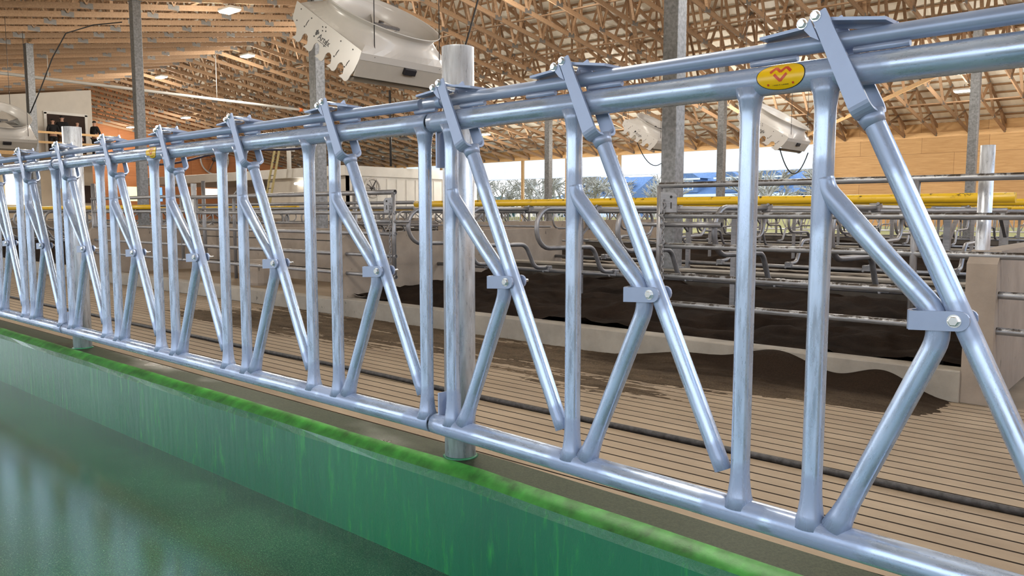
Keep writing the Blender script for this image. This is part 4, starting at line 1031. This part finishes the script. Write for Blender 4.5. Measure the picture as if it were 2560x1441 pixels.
# white conduit hung below the trusses
t = thing('white_conduit', 'long white pipe hung under the roof at the upper left, sloping down to the right', 'pipe', (-30, 4.0, 5.80))
mb = MB(); mb.tube([(0, 0, 0), (0, 8.5, -0.05), (0, 17.5, -0.13)], 0.055, 12); obj('pipe', mb, 'white', t)
for y in (6.15, 12.25): mb = MB(); mb.tube([(0, y, 0), (0, y, chz(4 + y) - 5.80 + 0.05)], 0.012, 6); obj('hanger_wire', mb, 'white', t)
mb = MB(); mb.tube([(0, 16.05, -0.12), (0, 16.2, -0.12)], 0.08, 10); obj('coupling', mb, 'orange', t)

# ------------------------------------------------------------------ barn fans
def make_fan(loc, th, S, label):
    """u = down-slope axis in XZ (local x), Y across, n = normal of inlet plane"""
    t = thing('barn_fan', label, 'fan', loc, 0, None, (0, th, 0))
    hs = S / 2
    # shroud: square base lofted to a round inlet ring
    mb = MB(); na = 48; rr = S * 0.482
    def sq(a, h):
        c, s_ = math.cos(a), math.sin(a); k = h / max(abs(c), abs(s_)); return (c * k, s_ * k)
    prof = [('sq', hs, -0.02), ('sq', hs, 0.06), ('mix', 0.35, 0.13), ('mix', 0.8, 0.20), ('r', rr * 0.98, 0.25), ('r', rr * 1.0, 0.31), ('r', rr * 1.04, 0.345), ('r', rr * 1.07, 0.352), ('r', rr * 1.06, 0.335), ('r', rr * 0.93, 0.25), ('r', rr * 0.90, 0.10), ('r', rr * 0.90, -0.02)]
    vs = []; 
    for kind, v, z in prof:
        for i in range(na):
            a = 2 * PI * i / na + PI / 4
            if kind == 'sq': x, y = sq(a, v)
            elif kind == 'r': x, y = math.cos(a) * v, math.sin(a) * v
            else: p = sq(a, hs); q = (math.cos(a) * rr, math.sin(a) * rr); x = p[0] * (1 - v) + q[0] * v; y = p[1] * (1 - v) + q[1] * v
            vs.append((x, y, z))
    n = len(prof); mb.add(vs, [(j * na + i, j * na + (i + 1) % na, (j + 1) * na + (i + 1) % na, (j + 1) * na + i) for j in range(n - 1) for i in range(na)], 0, [j > 1 for j in range(n - 1) for i in range(na)])
    obj('shroud', mb, 'fan', t)
    # motor, mount bar and blades
    mb = MB(); mb.tube([(0, 0, 0.02), (0, 0, 0.20)], 0.09, 16); mb.tube([(0, 0, 0.20), (0, 0, 0.26)], 0.035, 12); obj('motor', mb, 'steeldark', t)
    mb = MB(); mb.beam((-0.0, -rr * .9, 0.01), (0, rr * .9, 0.01), 0.07, 0.04); mb.beam((0.1, -0.16, 0.24), (0.1, 0.2, 0.24), 0.05, 0.03); obj('mount_bar', mb, 'galvdull', t)
    for k in range(3):
        a = 2 * PI * k / 3 + 0.3; mb = MB(); c, s_ = math.cos(a), math.sin(a)
        vs = []
        for j in range(8):
            f = 0.10 + 0.88 * j / 7; wdt = 0.10 + 0.10 * f; tw = 0.55 - 0.35 * f; R_ = rr * 0.88 * f
            for sd in (-1, 1):
                px, py, pz = R_, sd * wdt * math.cos(tw) , sd * wdt * math.sin(tw) * 0.5
                for tt in (-0.004, 0.004): vs.append((px * c - py * s_, px * s_ + py * c, 0.15 + pz + tt))
        fs = []
        for j in range(7):
            b0, b1 = 4 * j, 4 * (j + 1)
            fs += [(b0, b1, b1 + 2, b0 + 2), (b0 + 1, b0 + 3, b1 + 3, b1 + 1), (b0, b0 + 1, b1 + 1, b1), (b0 + 2, b1 + 2, b1 + 3, b0 + 3)]
        fs += [(0, 2, 3, 1), (28, 29, 31, 30)]
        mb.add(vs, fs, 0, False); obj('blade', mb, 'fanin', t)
    # scalloped side plates
    def plate_poly():
        pts = [(-hs - 0.03, 0.08), (hs, 0.08), (hs + 0.005, -0.02), (hs - 0.02, -0.16), (hs - 0.06, -0.25)]
        Lq = 0.268; v0 = -0.255
        for k in range(5):
            c = hs - 0.14 - k * Lq
            for q in range(7):
                an = -0.15 - (PI * 0.62) * q / 6; pts.append((c + 0.075 * math.cos(an), v0 - 0.01 + 0.075 * math.sin(an)))
            pts += [(c - 0.115, v0 - 0.082), (c - 0.052, v0 - 0.025), (c - 0.062, v0 + 0.025), (c - 0.085, v0 + 0.062), (c - 0.125, v0 + 0.078), (c - 0.160, v0 + 0.062), (c - 0.185, v0 + 0.03)]
        pts = pts[:-3]; pts += [(-hs - 0.02, v0 + 0.12), (-hs - 0.03, 0.0)]
        return pts
    pp = plate_poly()
    for sy in (-1, 1):
        mb = MB(); mb.prism(pp, sy * (hs + 0.004), sy * (hs - 0.004), 0, lambda u, v, q: (u, q, v)); pl = obj('side_plate', mb, 'fan', t)
        if sy < 0:
            mb = MB(); rnd = random.Random(3)
            for k in range(5):
                x = hs - 0.2 - k * 0.235; z = -0.20 + 0.02 * k
                mb.tube([(x, -hs - 0.005, z), (x, -hs - 0.009, z)], 0.010, 8); mb.tube([(x + 0.05, -hs - 0.005, z + 0.10), (x + 0.03, -hs - 0.006, z + 0.06), (x + 0.02, -hs - 0.005, z + 0.02)], 0.0035, 5)
            for (x, z) in ((-0.10, 0.02), (-0.04, 0.04), (-0.08, -0.02), (-0.02, 0.0), (0.3, 0.02), (-0.35, 0.02), (0.55, 0.03), (-0.6, 0.03), (-0.62, -0.12)): mb.tube([(x, -hs - 0.004, z), (x, -hs - 0.008, z)], 0.009, 8)
            # clover leaf mark left of the lettering
            for a in (0.6, 2.2, 3.8): mb.tube([(-0.165 + 0.018 * math.cos(a), -hs - 0.0045, -0.085 + 0.018 * math.sin(a)), (-0.165 + 0.018 * math.cos(a), -hs - 0.007, -0.085 + 0.018 * math.sin(a))], 0.019, 10)
            mb.box((-0.02, -hs - 0.006, -0.150), (0.19, 0.003, 0.005))
            obj('plate_fasteners', mb, 'ink', pl)
            text_mesh('brand_lettering', 'Artex', 0.105, 'ink', pl, (-0.135, -hs - 0.006, -0.135), (PI / 2, 0, 0), 0.3, 0.001)
    # five curved louvre vanes running across
    for k in range(5):
        f = (k + 0.5) / 5; x = hs - 0.10 - (S - 0.2) * f * 1.0; z = -0.30 + 0.10 * f
        prof = [(x + 0.13, z + 0.26), (x + 0.09, z + 0.14), (x + 0.03, z + 0.05), (x - 0.05, z + 0.0)]
        mb = MB(); vs = []
        for (a, c) in prof: vs += [(a, -hs + 0.005, c), (a, hs - 0.005, c), (a + 0.006, -hs + 0.005, c - 0.004), (a + 0.006, hs - 0.005, c - 0.004)]
        fs = []
        for j in range(3): b0, b1 = 4 * j, 4 * (j + 1); fs += [(b0, b1, b1 + 1, b0 + 1), (b0 + 2, b0 + 3, b1 + 3, b1 + 2)]
        fs += [(0, 1, 3, 2), (12, 14, 15, 13)]
        mb.add(vs, fs, 0, True); obj('louvre_vane', mb, 'fan', t)
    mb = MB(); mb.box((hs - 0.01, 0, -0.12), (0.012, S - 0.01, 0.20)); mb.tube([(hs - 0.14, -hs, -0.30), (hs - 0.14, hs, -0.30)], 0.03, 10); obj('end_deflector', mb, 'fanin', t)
    mb = MB(); mb.box((hs + 0.01, 0.05, -0.06), (0.05, 0.18, 0.08), 0, None, 0.01); obj('junction_box', mb, 'ink', t)
    for (x, y) in ((hs, -hs + 0.2), (hs, hs - 0.2), (-hs, -hs + 0.2), (-hs, hs - 0.2)):
        mb = MB(); Lw = 2.6; dx, dz = -math.sin(th), math.cos(th); mb.tube([(x, y, 0.03), (x + dx * Lw, y, 0.03 + dz * Lw)], 0.006, 5); obj('hanger_cable', mb, 'steeldark', t)
    return t
TH = R(31.6)
def fan_at(x, y, z, S, label):   # x,z = middle of the plate's top edge, y = near plate
    n = Vector((math.sin(TH), 0, math.cos(TH))); c = Vector((x, y + S / 2, z)) - n * 0.08
    return make_fan(c, TH, S, label)
f1 = fan_at(-7.77, 5.62, 3.372, 1.40, 'large white barn fan above the middle headlocks, black lettering on its side plate')
dup(f1, f1.location + Vector((-14.48, 0.0, 0)), None, 'white barn fan partly cut off by the left edge of the picture')
dup(f1, (-8.25, 19.2, 3.30), None, 'distant white barn fan seen at the right above the open windows')
dup(f1, (-13.6, 22.2, 3.75), None, 'distant white barn fan mostly hidden behind the nearest steel column')
def cable(pts, r, label):
    mb = MB(); o = Vector(pts[0]); mb.tube([Vector(p) - o for p in pts], r, 6); tag(obj('power_cable', mb, 'black', None, o), label, 'cable')
cable([(-7.0, 6.9, 2.85), (-6.86, 7.0, 3.4), (-6.72, 7.1, 4.0), (-6.45, 7.2, 5.0), (-6.2, 7.3, 6.0)], 0.011, 'black cable hanging from the roof down behind the nearest round post')
cable([(-21.4, 6.8, 3.6), (-21.2, 7.0, 4.2), (-20.95, 7.2, 4.9), (-20.6, 7.4, 5.45), (-20.0, 7.8, 5.62), (-19.4, 8.2, 5.66)], 0.014, 'black cable curving down from the roof to the fan at the left edge')
def sag(a, b_, d, n=14): a, b_ = Vector(a), Vector(b_); return [a.lerp(b_, k / n) - Vector((0, 0, d * 4 * (k / n) * (1 - k / n))) for k in range(n + 1)]
cable(sag((-13.9, 21.8, 3.45), (-13.0, 22.6, 3.5), 0.75), 0.014, 'black cable looping below the distant fan behind the nearest steel column')
cable(sag((-7.9, 18.7, 2.75), (-7.6, 19.7, 2.7), 0.55), 0.014, 'black cable looping below the distant right-hand fan')

# ------------------------------------------------------------------ lamps
def lamp(x, y, z, label, power=900, group=None):
    t = thing('ceiling_lamp', label, 'lamp', (x, y, z), 0, group)
    mb = MB(); mb.box((0, 0, 0.05), (0.62, 0.34, 0.08), 0, None, 0.02); obj('housing', mb, 'white', t)
    mb = MB(); mb.box((0, 0, 0.0), (0.56, 0.28, 0.03)); obj('lens', mb, 'lampglow', t)
    mb = MB(); mb.tube([(0, 0, 0.08), (0, 0, max(0.2, chz(y) - z + 0.05))], 0.008, 5); obj('hanger', mb, 'steeldark', t)
    li = bpy.data.lights.new('lamp_light', 'POINT'); li.energy = power; li.color = (1.0, 0.93, 0.82); li.shadow_soft_size = 0.35
    link('bulb', li, t, (0, 0, -0.9))
    return t
LP = 300
lamp(-28.9, 17.0, 7.36, 'bright ceiling lamp near the ridge, right of the white pipe hanger', LP)
lamp(-36.3, 17.0, 7.36, 'bright ceiling lamp near the ridge, above the white pipe', LP)
lamp(-43.8, 21.8, 6.55, 'bright ceiling lamp below the white pipe, right of the third steel column', LP)
lamp(-51.2, 21.9, 6.55, 'bright ceiling lamp farthest away, just left of the third steel column', LP)
lamp(-6.36, 29.7, 5.20, 'bright ceiling lamp at the right above the golden plywood wall', LP)
for i, (x, y) in enumerate(((-21.7, 17.0), (-14.4, 17.0), (-7.1, 17.0), (0.2, 17.0), (-13.6, 29.7), (-20.8, 29.7), (-28.1, 29.7), (0.9, 29.7), (-5.0, 11.5), (-19.5, 11.0), (-34.0, 9.0), (-2.6, 2.4), (-11.5, 1.6), (-20.5, 2.0), (4.0, 4.5))):  # unseen fill lamps added to lift the interior light
    lamp(x, y, chz(y) - 0.2, 'added fill lamp among the trusses, put in to brighten the barn interior', LP * (1.6 if y > 25 else (1.0 if y < 5 else 1.1)), 'added fill lamps up in the roof')
t = thing('pendant_lamp', 'small dark pendant lamp shade hanging before the pale ceiling, left of the round post', 'lamp', (-24.9, 21.6, 4.2))
mb = MB(); mb.tube([(0, 0, 0.12), (0, 0, 0.0)], 0.1, 16, 0, True, False, [0.08, 0.32]); obj('shade', mb, 'steeldark', t)
mb = MB(); mb.tube([(0, 0, 0.1), (0, 0, 2.3)], 0.012, 6); obj('cord', mb, 'steeldark', t)
mb = MB(); mb.tube([(0, 0, 0), (0, 0, 3.2)], 0.05, 8); tag(obj('hanging_pole', mb, 'steeldark', None, (-26.5, 22.2, 3.2)), 'thin dark vertical pole left of the pendant lamp', 'pole')

# ------------------------------------------------------------------ outdoors beyond the windows
mb = MB(); mb.box((-35, 90, -0.35), (260, 107.6, 0.3)); struct('ground', mb, 'grass')
mb = MB(); mb.box((-35, -25, -0.35), (260, 44, 0.3)); struct('ground', mb, 'grass')
def house(x, y, w, d, label):
    t = thing('house', label, 'house', (x, y, -0.2)); h = 2.9
    mb = MB(); mb.box((0, d / 2, h / 2), (w, d, h)); obj('walls', mb, 'siding', t)
    mb = MB(); poly = [(-0.6, h), (d / 2, h + 2.2), (d + 0.6, h)]; mb.prism(poly, -w / 2 - .4, w / 2 + .4, 0, lambda u, v, q: (q, u, v)); obj('roof', mb, 'roofdark', t)
    mb = MB(); mb.box((0, -0.62, h), (w + 0.8, 0.12, 0.22)); obj('gutter_trim', mb, 'white', t)
    for k in range(3):
        xx = -w / 3 + w / 3 * k
        mb = MB(); mb.box((xx, 0.7, h + 0.9), (1.8, 1.8, 1.3)); dm = obj('dormer', mb, 'siding', t)
        mb = MB(); mb.prism([(-1.15, h + 1.5), (0, h + 2.15), (1.15, h + 1.5)], -0.35, 2.0, 0, lambda u, v, q: (xx + u, q, v)); obj('dormer_roof', mb, 'roofdark', dm)
        mb = MB(); mb.box((xx, -0.37, h + 1.42), (2.4, 0.05, 0.14)); obj('dormer_trim', mb, 'white', dm)
        mb = MB(); mb.box((xx, -0.22, h + 0.9), (0.95, 0.05, 0.85)); obj('dormer_window', mb, 'white', dm)
        mb = MB(); 
        for a in (-0.22, 0.22):
            for c in (-0.19, 0.19): mb.box((xx + a, -0.25, h + 0.9 + c), (0.36, 0.03, 0.30))
        obj('panes', mb, 'siding', dm)
    for k in range(4):
        xx = -w / 2 + w / 8 + w / 4 * k
        mb = MB(); mb.box((xx, -0.03, h * 0.55), (1.7, 0.06, 1.3)); wi = obj('window', mb, 'white', t)
        mb = MB(); mb.box((xx - 0.4, -0.07, h * 0.55), (0.7, 0.03, 1.1)); mb.box((xx + 0.4, -0.07, h * 0.55), (0.7, 0.03, 1.1)); obj('pane', mb, 'glass', wi)
house(-30.5, 62, 11, 8, 'blue house with white dormers seen through the windows, right of the near steel column')
house(-47.0, 66, 8, 8, 'blue house seen through the windows, left of the near steel column')
house(-17.0, 63, 10, 8, 'blue house seen through the windows beside the plywood wall')
def bare_tree(x, y, h, seed, label):
    rnd = random.Random(seed); mb = MB()
    def br(p, d, L_, r, lv):
        q = p + d * L_ * 0.5 + Vector((rnd.uniform(-1, 1), rnd.uniform(-1, 1), rnd.uniform(-.4, .4))) * L_ * 0.08; e = p + d * L_ + Vector((rnd.uniform(-1, 1), rnd.uniform(-1, 1), rnd.uniform(-.4, .4))) * L_ * 0.1
        mb.tube([p, q, e], r, 5 if lv < 2 else 3, 0, False, False, [r, r * 0.85, r * 0.7])
        if lv >= 4: return
        for k in range(4 if lv else 6):
            nd = (d + Vector((rnd.uniform(-1, 1), rnd.uniform(-1, 1), rnd.uniform(-0.5, 0.7))) * 0.95).normalized()
            st = q if k % 2 else e
            br(st, nd, L_ * rnd.uniform(0.55, 0.8), r * 0.62, lv + 1)
    br(Vector((0, 0, 0)), Vector((0, 0, 1)), h * 0.33, 0.17, 0)
    tag(obj('bare_tree', mb, 'bark', None, (x, y, -0.2)), label, 'tree', 'bare winter trees outside')
for i, (x, y, h) in enumerate(((-45, 47, 7.5), (-37.5, 46, 7.2), (-41.0, 49, 7.0), (-33.5, 47, 6.8), (-29.0, 49, 6.0), (-20.3, 46, 6.8), (-16.5, 47, 6.0), (-49.5, 48, 7.0), (-54.0, 50, 7.0), (-47, 52, 6.2), (-42.5, 54, 5.6), (-38.5, 51, 6.0), (-35.5, 53, 5.4), (-52, 55, 6.4), (-57, 53, 6), (-22.5, 50, 4.8), (-18.6, 52, 6.2), (-62, 56, 6.4), (-33.2, 55, 5.0))):
    bare_tree(x, y, h, i, 'leafless pale tree outside the long window wall')
for i, x in enumerate((-66, -60, -55, -49.5)):
    mb = MB(); bm = bmesh.new(); bmesh.ops.create_icosphere(bm, subdivisions=3, radius=1)
    for v in bm.verts: k = 1 + 0.25 * noise.noise(v.co * 3 + Vector((i, 0, 0))); v.co = Vector((v.co.x * 2.8 * k, v.co.y * 2 * k, (v.co.z + 1) * 1.7 * k))
    me = bpy.data.meshes.new('evergreen_shrub'); bm.to_mesh(me); bm.free(); me.materials.append(M['hedge'])
    tag(link('evergreen_shrub', me, None, (x, 72 + (i % 2) * 7, -0.3)), 'dark evergreen mass outside behind the bare trees', 'shrub', 'dark evergreens outside')

# ------------------------------------------------------------------ world, light, camera
w = bpy.data.worlds.new('sky'); scn.world = w; w.use_nodes = True; nt = w.node_tree; bg = nt.nodes['Background']
tc = nt.nodes.new('ShaderNodeTexCoord'); sp = nt.nodes.new('ShaderNodeSeparateXYZ'); nt.links.new(tc.outputs['Generated'], sp.inputs[0])
r = ramp(nt, sp.outputs[2], [(0.0, (0.25, 0.24, 0.2)), (0.02, (0.95, 0.97, 1.0)), (0.35, (0.66, 0.81, 1.0)), (1.0, (0.42, 0.64, 1.0))])
nt.links.new(r.outputs[0], bg.inputs[0]); bg.inputs[1].default_value = 3.0

cam = bpy.data.cameras.new('camera'); cam.sensor_width = 36; cam.sensor_fit = 'HORIZONTAL'; cam.lens = 1975.63 / 2560 * 36; cam.clip_start = 0.02; cam.clip_end = 600
co = link('camera', cam, None, (0, 0, 1.22), (PI / 2 - 0.0949, 0, 0.72285)); scn.camera = co
scn.view_settings.view_transform = 'Standard'; scn.view_settings.look = 'None'; scn.view_settings.gamma = 1.0; scn.view_settings.use_curve_mapping = False
scn.view_settings.exposure = 0.32
try:
    scn.cycles.max_bounces = 8; scn.cycles.diffuse_bounces = 5; scn.cycles.glossy_bounces = 4; scn.cycles.sample_clamp_indirect = 8
except Exception: pass
